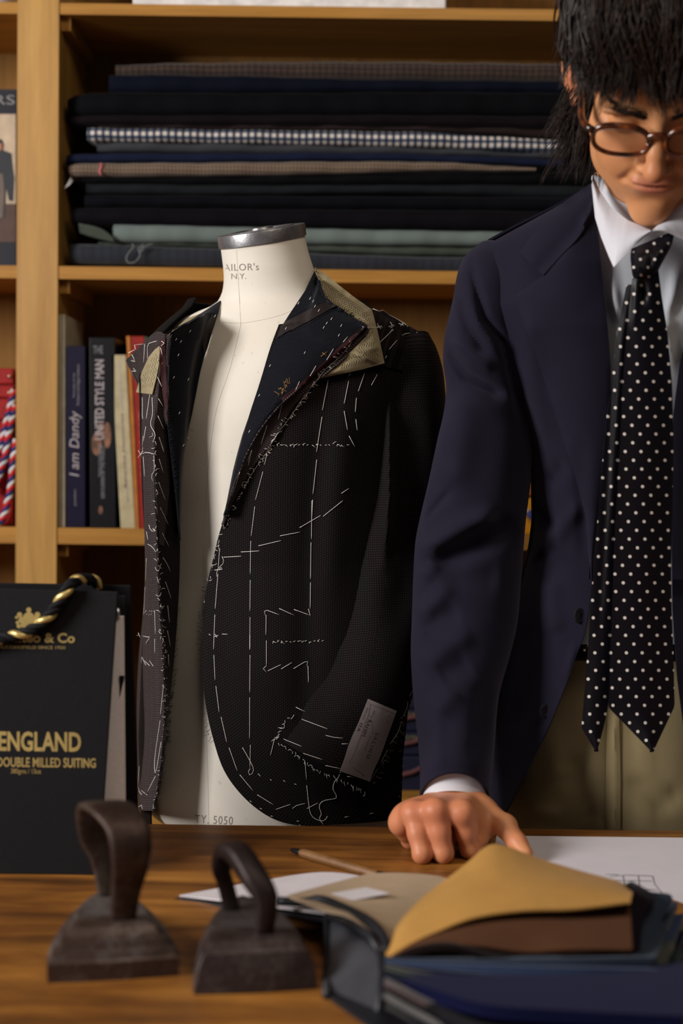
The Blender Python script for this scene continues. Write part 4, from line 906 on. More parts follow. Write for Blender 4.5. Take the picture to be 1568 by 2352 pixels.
def tkw(txt, x, y, ln, h, mat, **kw): return write('ticket_writing', txt, lambda a, b: hit(x+a*math.cos(A_)+b*math.sin(A_), y+a*math.sin(A_)-b*math.cos(A_), 'tk', .0004), ln, h, mat, jk, **kw)
tkw('SALINO', 863, 1682, 62, 8, ink2, space=1.5); tkw('Fatto a mano in Italia', 850, 1689, 38, 2.6, ink2)
tkw('Name:', 858, 1631, 18, 4.5, ink2, shear=.3); tkw('RAHIM', 845, 1652, 40, 8, ink); tkw('Reference:', 842, 1625, 30, 4.5, ink2, shear=.3); tkw('ITA', 826, 1660, 20, 7, ink)
line('ticket_crease', [[(843,1614),(907,1640)], [(850,1618),(846,1640),(838,1660),(828,1690),(812,1730),(800,1752)], [(846,1640),(852,1655),(856,1685)], [(809,1760),(838,1783)], [(893,1640),(886,1655),(896,1660),(893,1640)]], 'tk', .00022, ink2, jk, .0001)
# ================= basting threads =================
z3 = lambda L: [(250+x/2.24, 560+y/2.24) for x, y in L]
z4 = lambda L: [(250+x/3.484, 1000+y/3.484) for x, y in L]
z5 = lambda L: [(250+x/3.484, 1450+y/3.484) for x, y in L]
z6 = lambda L: [(560+x/3.564, 1350+y/3.564) for x, y in L]
z8 = lambda L: [(700+x/3.675, 560+y/3.675) for x, y in L]
ALL = ('jk', 'can', 'tk', 'form')
def bast(label, segs, r=.00033, mat=None, name='basting_thread', off=.0008):
    q = MB()
    for s in segs: thread(q, s, ALL, r, 8, off)
    o = q.build(name, mat or M_w, jk)
    if label: o['label'] = label
    return o
def R(*a): return random.uniform(*a)
def tufts(path, step, ln, wid=3, r=.00028, name='thread_tufts', mat=None, side=None):
    """short snipped thread ends along a line"""
    L = sum(math.dist(a, b) for a, b in zip(path, path[1:])); q = MB(); n = int(L/step)
    for x, y in cr(path, max(n, 2))[:, :2]:
        x += R(-wid, wid); y += R(-wid, wid); a = R(0, 6.28) if side is None else side+R(-.7, .7)
        l = ln*R(.5, 1.3); k = R(-.5, .5)
        thread(q, [(x, y), (x+l*.5*math.cos(a+k), y+l*.5*math.sin(a+k)), (x+l*math.cos(a), y+l*math.sin(a))], ALL, r, 4, .0008+R(0, .0006), n=4)
        if R(0, 1) < .35:
            a2 = a+R(1, 2); thread(q, [(x, y), (x+l*.6*math.cos(a2), y+l*.6*math.sin(a2))], ALL, r, 4, .001, n=4)
    return q.build(name, mat or M_w, jk)
bast('white diagonal stitches along the right lapel facing', [z3(a) for a in ([(1228,478),(1205,505)],[(1155,540),(1120,598)],[(1065,628),(1035,680)],[(980,708),(950,778)],[(893,818),(870,905)],[(813,935),(782,1032)],[(733,1062),(712,1120)])]+[z4(a) for a in ([(1143,118),(1113,243)],[(1047,293),(985,488)],[(938,545),(908,690)])])
bast('long white chest line', [z3([(1128,700),(1098,856)]), z3([(1096,890),(1068,1070)]), z8([(100,1822),(68,2110)]), z8([(66,2160),(56,2352)]), [(716,1150),(715,1238)], [(714,1246),(713,1330)], [(713,1338),(712,1398)]])
bast(None, [z3(a) for a in ([(1243,660),(1235,680)],[(1233,706),(1210,822)],[(1210,860),(1227,958)],[(1235,988),(1265,1045)])])
bast(None, [z3(a) for a in ([(1315,665),(1283,758)],[(1273,793),(1267,865)],[(1270,902),(1277,960)],[(1380,672),(1350,728)])])
bast('white marks on the shoulder', [z8(a) for a in ([(775,815),(710,892)],[(820,773),(850,760),(885,755)],[(940,748),(948,750)],[(690,945),(677,968)],[(740,728),(635,830)],[(720,660),(738,690),(705,700),(715,715),(755,685)],[(740,720),(733,745),(715,738),(748,728)],[(790,672),(838,690)],[(828,672),(805,697)],[(485,700),(530,708),(655,705)],[(610,670),(628,690),(612,705),(640,720)],[(620,690),(645,715)],[(610,710),(650,690)])], .00036)
bast(None, [z8([(572,548),(690,592),(800,647),(868,697)])], .0003)
edge_tack = z3([(1245,512),(1190,580),(1120,640),(1060,715),(1000,790),(960,850),(915,915),(880,960),(840,1020),(790,1105)])+z4([(1340,10),(1300,85),(1240,160),(1190,235),(1130,330),(1080,420)])[1:]
bast(None, [edge_tack[i:i+4] for i in range(0, len(edge_tack)-1, 3)], .0003)
tufts(edge_tack, 7, 10, 2)
tufts(z4([(1080,420),(1040,490),(1000,560),(960,640),(920,740),(890,830),(850,950),(820,1060),(795,1160)]), 11, 10, 3)
tufts(z3([(840,1035),(900,1036),(1000,1034),(1120,1034),(1222,1032)]), 9, 8, 1.5, side=0)
tufts([(628,1472),(660,1473),(700,1474),(738,1473)], 8, 8, 1.5, side=0)
bast('long white line down the front', [z4(a) for a in ([(1265,140),(1245,235)],[(1232,290),(1173,515)],[(1167,570),(1138,805)],[(1135,845),(1131,1110)],[(1131,1158),(1128,1405)],[(1129,1455),(1126,1714)])]+[z5(a) for a in ([(1128,30),(1128,147)],[(1129,190),(1126,492)],[(1126,530),(1125,860)],[(1132,910),(1128,1100)],[(1068,930),(1100,985),(1150,1080),(1155,1120),(1130,1155),(1115,1115),(1130,1100)])])
bast('white line following the curved front edge', [z4(a) for a in ([(886,905),(875,1060)],[(872,1110),(850,1388)],[(848,1435),(837,1712)])]+[z5(a) for a in ([(840,190),(849,390)],[(856,438),(882,648)],[(897,685),(943,888)],[(961,932),(1027,1117)],[(1047,1148),(1152,1275)],[(1187,1308),(1314,1387)],[(1336,1425),(1452,1385)],[(1468,1418),(1500,1395),(1568,1378)])])
bast('white waist line', [z4(a) for a in ([(918,975),(1058,967)],[(1057,933),(1203,925)],[(1197,884),(1377,842)],[(1370,804),(1530,774)])]+[[(688,1212),(736,1184)], z8([(308,2107),(370,2065)]), [(742,1186),(787,1150)]])
bast(None, [z4(a) for a in ([(905,968),(918,1018),(870,1072),(862,1130)],[(845,1078),(915,1070),(890,1055),(880,1075)],[(800,1590),(815,1600)],[(850,1590),(862,1618),(880,1600),(845,1610)],[(905,1590),(948,1592)])], .00032)
bast('white pocket outline', [z4([(1362,1435),(1255,1397),(1245,1410),(1250,1440)]), z4([(1482,1440),(1362,1385)]), z4([(1568,1424),(1482,1394)])]+[z6(a) for a in ([(410,178),(538,224)],[(528,173),(544,233)],[(182,222),(180,385)],[(184,432),(184,640)],[(183,640),(165,640),(160,665),(185,693)],[(197,680),(302,630)],[(305,665),(392,613)],[(407,662),(514,600),(516,637)],[(524,640),(528,775)])])
bast('white lines round the sleeve end', [z6(a) for a in ([(425,977),(498,1012)],[(473,1076),(683,1155)],[(670,1208),(740,1225),(810,1231)],[(800,1278),(855,1278)],[(325,1238),(470,1298)],[(485,1355),(640,1406)],[(667,1455),(785,1480)],[(847,1545),(895,1552)])])
tufts(z6([(325,1150),(290,1210),(262,1250)]), 5, 12, 3, side=2.8)
tufts(z6([(400,1040),(340,1120),(325,1150)]), 8, 10, 3, side=2.8)
tufts(z6([(280,1270),(400,1340),(500,1415),(590,1490),(700,1530),(760,1560),(850,1600),(990,1665)]), 7, 9, 2, side=1.4)
bast('loose hanging thread', [z6([(250,1235),(235,1300),(217,1372)]), z6([(500,1420),(512,1568)]), z6([(514,1618),(530,1770),(545,1850),(580,1890),(640,1910),(670,1895),(683,1870)]), z6([(790,1510),(755,1560),(728,1640),(757,1700),(750,1725),(650,1745),(615,1790),(635,1850),(618,1890),(650,1940),(672,1988)])], .00038)
bast('white hem stitches', [z6(a) for a in ([(115,1522),(138,1545)],[(215,1568),(228,1580)],[(322,1577),(340,1588)],[(412,1605),(432,1612)],[(48,1742),(65,1758)],[(130,1805),(150,1812)],[(218,1868),(238,1872)],[(432,1910),(452,1912)],[(825,1878),(858,1872)],[(1030,1850),(1062,1843)],[(515,1808),(605,1762)])])
bast('white line up the sleeve end', [z6(a) for a in ([(1393,768),(1385,830),(1355,887)],[(1340,935),(1335,980),(1303,1055)],[(1284,1110),(1262,1180),(1212,1257)],[(1175,1325),(1120,1434)],[(1094,1480),(1025,1592)])], .00034)
tufts(z6([(1345,940),(1310,1080),(1265,1180),(1215,1300),(1150,1400),(1110,1500),(1040,1600)]), 14, 11, 6, .0003, side=.5)
tufts([(925,1650),(924,1700),(922,1760),(920,1820),(916,1870)], 16, 5, 3, .0003)
# viewer's left panel
bast(None, [z4(a) for a in ([(275,5),(265,90)],[(275,170),(285,330)],[(300,770),(312,835)],[(300,985),(292,1170)],[(291,1213),(280,1400),(275,1440)])]+[z5(a) for a in ([(262,205),(262,412)],[(254,455),(252,672)],[(253,718),(253,940)],[(250,995),(230,1240)])])
bast('white diagonal stitches on the turned edge', [z4(a) for a in ([(403,15),(438,133)],[(402,188),(436,302)],[(398,375),(452,520)],[(410,577),(475,713)],[(427,782),(480,888)],[(432,978),(465,1030),(492,1090)],[(453,1172),(497,1305)],[(470,1363),(484,1498)],[(468,1562),(492,1690)])]+[z5([(475,185),(480,280)])])
bast(None, [z4(a) for a in ([(283,1425),(300,1400)],[(300,1435),(328,1403)],[(318,1440),(345,1403)],[(335,1435),(368,1400)],[(366,1410),(372,1590)],[(366,1630),(366,1742)],[(360,160),(362,290),(340,320),(355,370)],[(262,150),(300,135),(360,150)],[(235,120),(268,180)],[(270,95),(262,180)],[(232,180),(275,125)],[(320,715),(335,760),(370,770),(350,745)],[(310,870),(350,895),(375,935)],[(225,1600),(265,1605)],[(235,1580),(250,1620)],[(265,1605),(300,1612),(325,1615)],[(300,1680),(308,1640),(322,1625)])])
bast(None, [z5(a) for a in ([(437,430),(412,665)],[(410,712),(367,1020),(375,1130),(418,885)],[(372,1160),(310,1282)],[(230,1240),(262,1308)],[(258,1273),(305,1310)],[(225,1315),(250,1350),(268,1420)],[(265,205),(295,270)],[(285,235),(325,275)],[(325,235),(355,280)])])
tufts([(354,1000),(356,1090),(358,1172),(362,1287)], 13, 9, 2.5)
tufts([(364,1290),(369,1402),(374,1488)], 7, 9, 3.5)
tufts([(376,1490),(379,1622),(377,1708),(369,1780),(354,1860)], 6, 8, 3)
bast('white marks on the raw shoulder piece', [z3(a) for a in ([(185,515),(178,610)],[(245,500),(205,520),(198,590)],[(100,562),(180,520),(192,515)],[(118,570),(135,605),(115,600)],[(125,640),(140,655),(118,655)],[(270,500),(285,510),(270,525)],[(265,535),(275,570)],[(248,680),(272,735)],[(245,780),(280,838)],[(252,885),(283,955)],[(258,995),(283,1068)],[(222,790),(225,870),(215,930),(238,980),(228,1020)],[(172,790),(174,900)],[(210,775),(192,900)],[(190,940),(178,1015)])], .0004)
bast('small white pad stitches on the navy lapels', [z3([(x-3, y+6), (x+4, y-6)]) for x, y in ((975,305),(1035,280),(1050,295),(1060,320),(1080,342),(1145,385),(1120,408),(1105,430),(1195,420),(1183,470),(1007,560),(828,627),(772,780),(910,435),(345,492),(370,503),(417,450),(545,372),(357,572),(333,688),(408,698),(362,870),(407,1003),(383,1037),(722,965))], .0004)
tufts(z4([(770,1200),(760,1330),(740,1450),(735,1740)]), 6, 8, 3, side=3.0)
tufts(z5([(740,20),(735,150),(735,300),(745,450),(755,600),(780,720),(820,880)]), 6, 9, 3, side=3.0)
tufts([(660,1895),(720,1898),(800,1896),(880,1888)], 9, 7, 3, .0003, side=1.5)
# frayed dark edges
tufts([(384,900),(386,980),(392,1040),(400,1130)], 4, 10, 2, .0003, 'frayed_edge', M_nt, side=0)
tufts([(404,1400),(398,1500),(390,1600),(381,1700)], 9, 10, 2, .0003, 'frayed_edge', M_nt, side=0)
tufts([(724,618),(733,652),(742,680),(765,702),(795,718),(822,735),(842,750)], 2.2, 7, 1.5, .0003, 'frayed_edge', M_nt)
tufts([(635,915),(612,955),(590,990)], 5, 8, 2, .0003, 'frayed_edge', M_nt)
tufts([(640,908),(648,893),(662,872)], 2.2, 9, 4, .0002, 'gold_thread_tuft', M_gd)
bast(None, [z3([(1090,580),(1122,555)]), z3([(1098,560),(1118,575)]), z3([(262,625),(278,612)])], .0003, M_gd, 'gold_stitch')
bast(None, [z3([(865,495),(915,450),(1000,425),(1140,345),(1165,340)]), z3([(915,392),(960,362),(1040,318),(1120,298)])], .0003, M_nt, 'tape_stitch')
# pad stitching on the canvases: rows of slanting dark stitches
def inside(x, y, pg):
    c = False; j = len(pg)-1
    for i in range(len(pg)):
        if (pg[i][1] > y) != (pg[j][1] > y) and x < (pg[j][0]-pg[i][0])*(y-pg[i][1])/(pg[j][1]-pg[i][1])+pg[i][0]: c = not c
        j = i
    return c
def pads(poly, ang, row, pitch, ln):
    q = MB(); ca, sa = math.cos(ang), math.sin(ang); cx = sum(p[0] for p in poly)/len(poly); cy = sum(p[1] for p in poly)/len(poly)
    for i in range(-30, 31):
        for j in range(-40, 41):
            u, v = j*pitch+R(-.5, .5), i*row; x, y = cx+u*ca-v*sa, cy+u*sa+v*ca
            t = ang+(1.0 if i % 2 else -1.0)+math.pi/2*0+R(-.12, .12)
            x, y = x-ln/2*math.cos(t), y-ln/2*math.sin(t); x2, y2 = x+ln*math.cos(t), y+ln*math.sin(t)
            if inside(x, y, poly) and inside(x2, y2, poly): thread(q, [(x, y), (x2, y2)], 'can', .00026, 8, .0003, n=4)
    return q.build('pad_stitching', M_bk, jk, smooth=False)
pads([(733,632),(770,656),(806,685),(848,716),(860,765),(848,770),(842,752),(822,735),(795,718),(765,702),(742,680)], .65, 7, 5.2, 9)
pads([(846,768),(862,768),(874,828),(828,842),(762,858),(805,815)], -.25, 8.5, 5.6, 10)
pads([(352,812),(366,806),(360,870),(350,896),(320,892),(330,855)], -.1, 7.5, 5.5, 8)
pads([(392,770),(430,736),(470,719),(468,727),(437,743),(402,766)], -.6, 6, 5, 6)
# ================= the person =================
man = thing('person', 'dark-haired person in glasses, navy jacket and dotted tie leaning a fist on the table', 'person', (float(P(1500, 1500, 1.72)[0]), 1.74, 0))
# ---- head frame ----
HB = math.radians(44)
hx0 = float(P(1505, 250, 1.47)[0])
f0 = np.array([-hx0, -1.47, 0]); f0 /= np.linalg.norm(f0); r0 = np.array([-f0[1], f0[0], 0.])   # r0: toward the picture's right
up0 = np.array([0, 0, 1.])
Fh = f0*math.cos(HB)-up0*math.sin(HB); Uh = up0*math.cos(HB)+f0*math.sin(HB); Rh = r0.copy()
rl = math.radians(3.5); Rh, Uh = Rh*math.cos(rl)-Uh*math.sin(rl), Uh*math.cos(rl)+Rh*math.sin(rl)
HM = np.stack([Rh, Fh, Uh])        # rows: local x (picture right), y (forward), z (up)
Hc = P(1512, 292, 1.405)-(.098*Fh+.0*Uh)      # the bridge of the nose sits behind the glasses bridge
def HW(p): return Hc+np.asarray(p, float) @ HM
# ---- signed distance pieces ----
def refine(*spans):
    out = []
    for a, b, h in spans: out.append(np.arange(a, b, h))
    return np.concatenate(out)
gx = refine((-.02, .036, .005), (.036, .455, .0015), (.455, .75, .008))
gy = refine((1.33, 1.372, .004), (1.372, 1.60, .0015), (1.60, 2.0, .008))
gz = refine((.02, .885, .03), (.885, 1.005, .00135), (1.005, 1.50, .011), (1.50, 1.80, .0016))
Fd = np.full((len(gx), len(gy), len(gz)), 1.0, np.float32)
def region(lo, hi, pad):
    s = []
    for g, a, b in zip((gx, gy, gz), lo, hi):
        i0, i1 = np.searchsorted(g, a-pad), np.searchsorted(g, b+pad); s.append(slice(max(i0-1, 0), min(i1+1, len(g))))
    return tuple(s)
def pts(s): return gx[s[0]][:, None, None].astype(np.float32), gy[s[1]][None, :, None].astype(np.float32), gz[s[2]][None, None, :].astype(np.float32)
def smin(a, b, k):
    h = np.maximum(k-np.abs(a-b), 0)/k; return np.minimum(a, b)-h*h*k*.25
def apply(s, d, k, sub):
    if sub: Fd[s] = -smin(-Fd[s], d, k)
    else: Fd[s] = smin(Fd[s], d, k)
def caps(a, b, ra, rb, k=.01, sub=False):
    a, b = np.asarray(a, float), np.asarray(b, float); m = max(ra, rb)
    s = region(np.minimum(a, b)-m, np.maximum(a, b)+m, k+.02); X, Y, Z = pts(s); ab = b-a
    t = np.clip(((X-a[0])*ab[0]+(Y-a[1])*ab[1]+(Z-a[2])*ab[2])/np.dot(ab, ab), 0, 1)
    d = np.sqrt((X-a[0]-t*ab[0])**2+(Y-a[1]-t*ab[1])**2+(Z-a[2]-t*ab[2])**2)-(ra+(rb-ra)*t)
    apply(s, d.astype(np.float32), k, sub)
def ell(c, r, k=.01, M=None, sub=False):
    """ellipsoid; M rows are its axes (default: the room's)"""
    c = np.asarray(c, float); r = np.asarray(r, float); M = np.eye(3) if M is None else M
    ext = np.sqrt(((M*r[:, None])**2).sum(0)); s = region(c-ext, c+ext, k+.015); X, Y, Z = pts(s); X, Y, Z = X-c[0], Y-c[1], Z-c[2]
    q = [(M[i, 0]*X+M[i, 1]*Y+M[i, 2]*Z) for i in range(3)]
    k0 = np.sqrt(sum((q[i]/r[i])**2 for i in range(3))); k1 = np.sqrt(sum((q[i]/r[i]**2)**2 for i in range(3)))+1e-9
    apply(s, (k0*(k0-1)/k1).astype(np.float32), k, sub)
def hell(c, r, k=.01, sub=False, rot=None):
    M = HM
    if rot is not None:
        M = np.array(Matrix.Rotation(rot[1], 3, rot[0]))@HM
    ell(HW(c), r, k, M, sub)
def hcap(a, b, ra, rb, k=.01, sub=False): caps(HW(a), HW(b), ra, rb, k, sub)
# torso, hips, legs (all under the clothes)
NB = P(1520, 620, 1.62)                      # base of the neck
CH = P(1510, 900, 1.70); BL = P(1500, 1350, 1.76); HP = P(1500, 1700, 1.80)
ell(CH, (.165, .095, .20), .03); ell(BL, (.145, .085, .16), .05); ell(HP, (.155, .09, .15), .05)
caps(NB+np.array([-.13, .07, -.06]), NB+np.array([.13, .07, -.06]), .045, .045, .03)
for sx in (-.085, .085):
    caps(HP+np.array([sx, .0, -.08]), (HP[0]+sx*1.1, HP[1]+.02, .48), .082, .055, .03); caps((HP[0]+sx*1.1, HP[1]+.02, .48), (HP[0]+sx*1.15, HP[1]+.04, .07), .052, .035, .03)
# arms
SH = P(1130, 680, 1.66); EL = P(1078, 1290, 1.675); WR = P(1046, 1800, 1.566)
caps(SH, EL, .036, .031, .01); caps(EL, WR, .031, .022, .02)
SH2 = P(1900, 660, 1.66); EL2 = P(1990, 1250, 1.72)
caps(SH2, EL2, .042, .036, .03)
# neck and head
hcap((0, -.035, -.050), (0, -.085, -.120), .052, .055, .03); caps(HW((0, -.06, -.09)), NB+np.array([0, .02, -.02]), .054, .062, .03)
hcap((0, .01, -.075), (0, -.02, -.15), .040, .050, .03)
hell((0, -.012, .034), (.075, .096, .086), .02)
hell((0, .045, .040), (.062, .046, .042), .03)
hell((0, .030, -.035), (.062, .060, .070), .025)
hell((0, .050, -.076), (.050, .042, .038), .02)
for s in (-1, 1):
    hell((s*.047, .018, -.070), (.017, .032, .026), .02)
    hell((s*.046, .058, -.026), (.021, .022, .017), .02)
    hell((s*.030, .0850, .011), (.027, .010, .0070), .010)
    hell((s*.030, .066, -.050), (.022, .022, .020), .02)
hell((0, .080, -.109), (.021, .017, .017), .018)
hell((0, .080, -.063), (.027, .018, .020), .014)
for s in (-1, 1):
    hell((s*.032, .101, -.003), (.018, .016, .012), .010, True)
    hell((s*.032, .0765, -.003), (.0155, .0128, .0118), .004)
    hell((s*.032, .094, .0035), (.016, .004, .0016), .004, True)      # lid crease
hcap((0, .090, .006), (0, .106, -.026), .0075, .0085, .010)
hcap((0, .107, -.026), (0, .1140, -.040), .0080, .0088, .008)
hell((0, .1145, -.0415), (.0100, .0100, .0088), .008)
for s in (-1, 1):
    hell((s*.0125, .1010, -.0440), (.0065, .0090, .0062), .006)
    hell((s*.0060, .1080, -.0515), (.0030, .0045, .0028), .003, True)
hell((0, .0965, -.0620), (.0225, .0080, .0046), .004); hell((0, .0945, -.0708), (.0195, .0085, .0055), .004)
hell((0, .1055, -.0662), (.0270, .0090, .0011), .0025, True)
for s in (-1, 1): hell((s*.0265, .0950, -.0664), (.0035, .004, .0022), .004, True)
hell((0, .1010, -.0865), (.019, .0085, .0045), .008, True)
for s in (-1, 1): hcap((s*.0215, .096, -.052), (s*.031, .088, -.066), .0010, .0010, .008, True)
for s in (-1, 1):   # ears
    M2 = np.array(Matrix.Rotation(s*-.55, 3, 'Z'))@HM
    ell(HW((s*.0900, -.020, -.004)), (.0065, .0190, .0320), .004, M2)
    ell(HW((s*.0970, -.020, .004)), (.0045, .0120, .0180), .004, M2, True)
    ell(HW((s*.0840, -.008, -.034)), (.0065, .0085, .0085), .005, M2)
# right hand: knuckles on the table
def onTab(x, y, r):    # a joint whose skin just touches the table, seen at this pixel
    return T(x, y, r)
pip = {'p': onTab(941, 1930, .0085), 'r': onTab(969, 1962, .0092), 'm': onTab(1018, 1960, .0096), 'i': onTab(1079, 1950, .0096)}
mcp = {'p': P(921, 1890, 1.497), 'r': P(950, 1868, 1.476), 'm': P(1001, 1862, 1.466), 'i': P(1062, 1866, 1.468)}
rad = {'p': (.0108, .0088), 'r': (.0116, .0097), 'm': (.0122, .0101), 'i': (.0124, .0102)}
Wc = P(1046, 1838, 1.551); side_ = np.array([1., 0, 0])
ell(Wc, (.029, .020, .020), .012); caps(Wc, WR, .022, .022, .012)
for k_, off in (('p', -.019), ('r', -.008), ('m', .004), ('i', .016)):
    caps(Wc+side_*off+np.array([0, -.002, -.002]), mcp[k_]+np.array([0, .007, -.002]), .0150, .0120, .012)
ell((mcp['r']+mcp['m'])/2+np.array([.004, .033, -.007]), (.034, .028, .012), .010)
for k_ in 'prmi':
    a, b = rad[k_]
    ell(mcp[k_]+np.array([0, .001, .0]), (a*.96, a*.98, a*.9), .012)
    mid_ = (mcp[k_]+pip[k_])/2
    caps(mcp[k_]+np.array([0, .001, -.003]), mid_, a*.98, b*1.12, .0045); caps(mid_, pip[k_], b*1.12, b*1.02, .004)
    ell(pip[k_]+np.array([0, -.0008, .0005]), (b*1.04, b*1.06, b*1.0), .003)
    sx = {'p': .004, 'r': .003, 'm': .004, 'i': .012}[k_]
    dip = pip[k_]+np.array([sx, .024, .0035]); tip = dip+np.array([sx*.6, .012, .014])
    caps(pip[k_], dip, b, b*.88, .0025); caps(dip, tip, b*.88, b*.75, .003)
th = [P(1106, 1864, 1.527), P(1158, 1897, 1.500), None, None]
th[2] = T(1188, 1936, .0105+.006); th[3] = T(1206, 1962, .0088)
caps(Wc+side_*.008, th[0], .018, .0155, .012); caps(th[0], th[1], .0155, .0118, .008); caps(th[1], th[2], .0118, .0102, .004); caps(th[2], th[3], .0102, .0085, .004)
ell(th[1]+np.array([.001, -.001, .001]), (.0122, .0122, .0115), .004)
caps(th[0]+np.array([-.004, -.004, -.006]), mcp['i']+np.array([.006, .012, -.012]), .012, .009, .012)   # web
caps((th[1]+th[0])/2+np.array([-.006, .006, -.01]), mcp['i']+np.array([.004, .022, -.024]), .010, .010, .012)
# ---- surface nets ----
def surface_nets(Fv):
    S = Fv < 0; nx, ny, nz = S.shape
    c = np.zeros((nx-1, ny-1, nz-1), np.uint8)
    for a in (0, 1):
        for b in (0, 1):
            for d in (0, 1): c += S[a:nx-1+a, b:ny-1+b, d:nz-1+d]
    ii = np.argwhere((c > 0) & (c < 8)); idx = np.full(c.shape, -1, np.int32); idx[tuple(ii.T)] = np.arange(len(ii))
    acc = np.zeros((len(ii), 3)); cnt = np.zeros(len(ii))
    cs = [(a, b, d) for a in (0, 1) for b in (0, 1) for d in (0, 1)]
    for p in cs:
        for ax in range(3):
            if p[ax]: continue
            q = list(p); q[ax] = 1
            i1, i2 = ii+np.array(p), ii+np.array(q); f1, f2 = Fv[tuple(i1.T)], Fv[tuple(i2.T)]
            m = (f1 < 0) != (f2 < 0); t = np.where(m, f1/(f1-f2+1e-12), 0)
            P1 = np.stack([gx[i1[:, 0]], gy[i1[:, 1]], gz[i1[:, 2]]], 1); P2 = np.stack([gx[i2[:, 0]], gy[i2[:, 1]], gz[i2[:, 2]]], 1)
            acc += np.where(m[:, None], P1+(P2-P1)*t[:, None], 0); cnt += m
    V = acc/cnt[:, None]; F = []
    for ax in range(3):
        sl1 = [slice(None)]*3; sl2 = [slice(None)]*3; sl1[ax] = slice(0, -1); sl2[ax] = slice(1, None)
        A, B = S[tuple(sl1)], S[tuple(sl2)]; e = np.argwhere(A != B); o = [k for k in range(3) if k != ax]
        ok = (e[:, o[0]] > 0) & (e[:, o[1]] > 0) & (e[:, o[0]] < S.shape[o[0]]-1) & (e[:, o[1]] < S.shape[o[1]]-1); e = e[ok]
        qd = []
        for da, db in ((-1, -1), (0, -1), (0, 0), (-1, 0)):
            k = e.copy(); k[:, o[0]] += da; k[:, o[1]] += db; qd.append(idx[tuple(k.T)])
        qd = np.stack(qd, 1); ins = A[tuple(e.T)]; fl = ins if ax != 1 else ~ins
        qd[~fl] = qd[~fl][:, ::-1]; F.append(qd)
    return V, np.concatenate(F)
Vb, Fb = surface_nets(Fd)
# light smoothing of the net
for it in range(2):
    nb = np.zeros_like(Vb); ct = np.zeros(len(Vb))
    for a, b in ((0, 1), (1, 2), (2, 3), (3, 0)):
        np.add.at(nb, Fb[:, a], Vb[Fb[:, b]]); np.add.at(ct, Fb[:, a], 1); np.add.at(nb, Fb[:, b], Vb[Fb[:, a]]); np.add.at(ct, Fb[:, b], 1)
    Vb = Vb*.5+.5*nb/np.maximum(ct, 1)[:, None]
del Fd
def skin_mat():
    m, nt, b = new_mat('skin'); v = coords(nt); at = nt.nodes.new('ShaderNodeAttribute'); at.attribute_name = 'flush_shade'
    n = noise(nt, v, 25, 4); base = ramp(nt, n, [(.3, (.58, .250, .105)), (.7, (.68, .325, .150))])
    c = mixc(nt, math_(nt, 'MULTIPLY', sepxyz(nt, at.outputs['Color'])[0], .8), base, (.47, .105, .072))
    c = mixc(nt, sepxyz(nt, at.outputs['Color'])[1], c, (.36, .075, .065))
    lnk(nt, c, b.inputs['Base Color']); b.inputs['Roughness'].default_value = .48; b.inputs['Specular IOR Level'].default_value = .38
    b.inputs['Subsurface Weight'].default_value = .12; b.inputs['Subsurface Radius'].default_value = (.012, .004, .002); b.inputs['Subsurface Scale'].default_value = 1.0
    bump(nt, b, noise(nt, v, 700, 3), .12, .0004); return m
M_skin = skin_mat()
body = obj('body', Vb, Fb, M_skin, man)
fl_ = np.zeros((len(Vb), 4)); fl_[:, 3] = 1
def blob(c, r, ch, amp, M=None):
    d = (Vb-np.asarray(c)) @ (np.eye(3) if M is None else M).T/np.asarray(r); fl_[:, ch] = np.maximum(fl_[:, ch], amp*np.exp(-(d**2).sum(1)))
for k_ in 'prmi': blob(mcp[k_], (.012,)*3, 0, .7); blob(pip[k_], (.012,)*3, 0, .85)
blob(th[2], (.014,)*3, 0, .8); blob(Wc, (.06,)*3, 0, .6); blob((mcp['m']+mcp['r'])/2, (.08,)*3, 0, .65)  # broad redness of the hand, with the shade it lies in mixed into the colour
blob(HW((0, .115, -.043)), (.014,)*3, 0, .55); blob(HW((-.086, -.02, -.004)), (.02, .03, .04), 0, .8, HM); blob(HW((.086, -.02, -.004)), (.02, .03, .04), 0, .8, HM)
for s in (-1, 1): blob(HW((s*.04, .075, -.035)), (.02, .02, .018), 0, .25, HM)
blob(HW((0, .100, -.0620)), (.0225, .012, .0050), 1, .8, HM); blob(HW((0, .100, -.0708)), (.0195, .012, .0060), 1, .8, HM)
ca = body.data.color_attributes.new('flush_shade', 'FLOAT_COLOR', 'POINT'); ca.data.foreach_set('color', fl_.astype(np.float32).ravel())
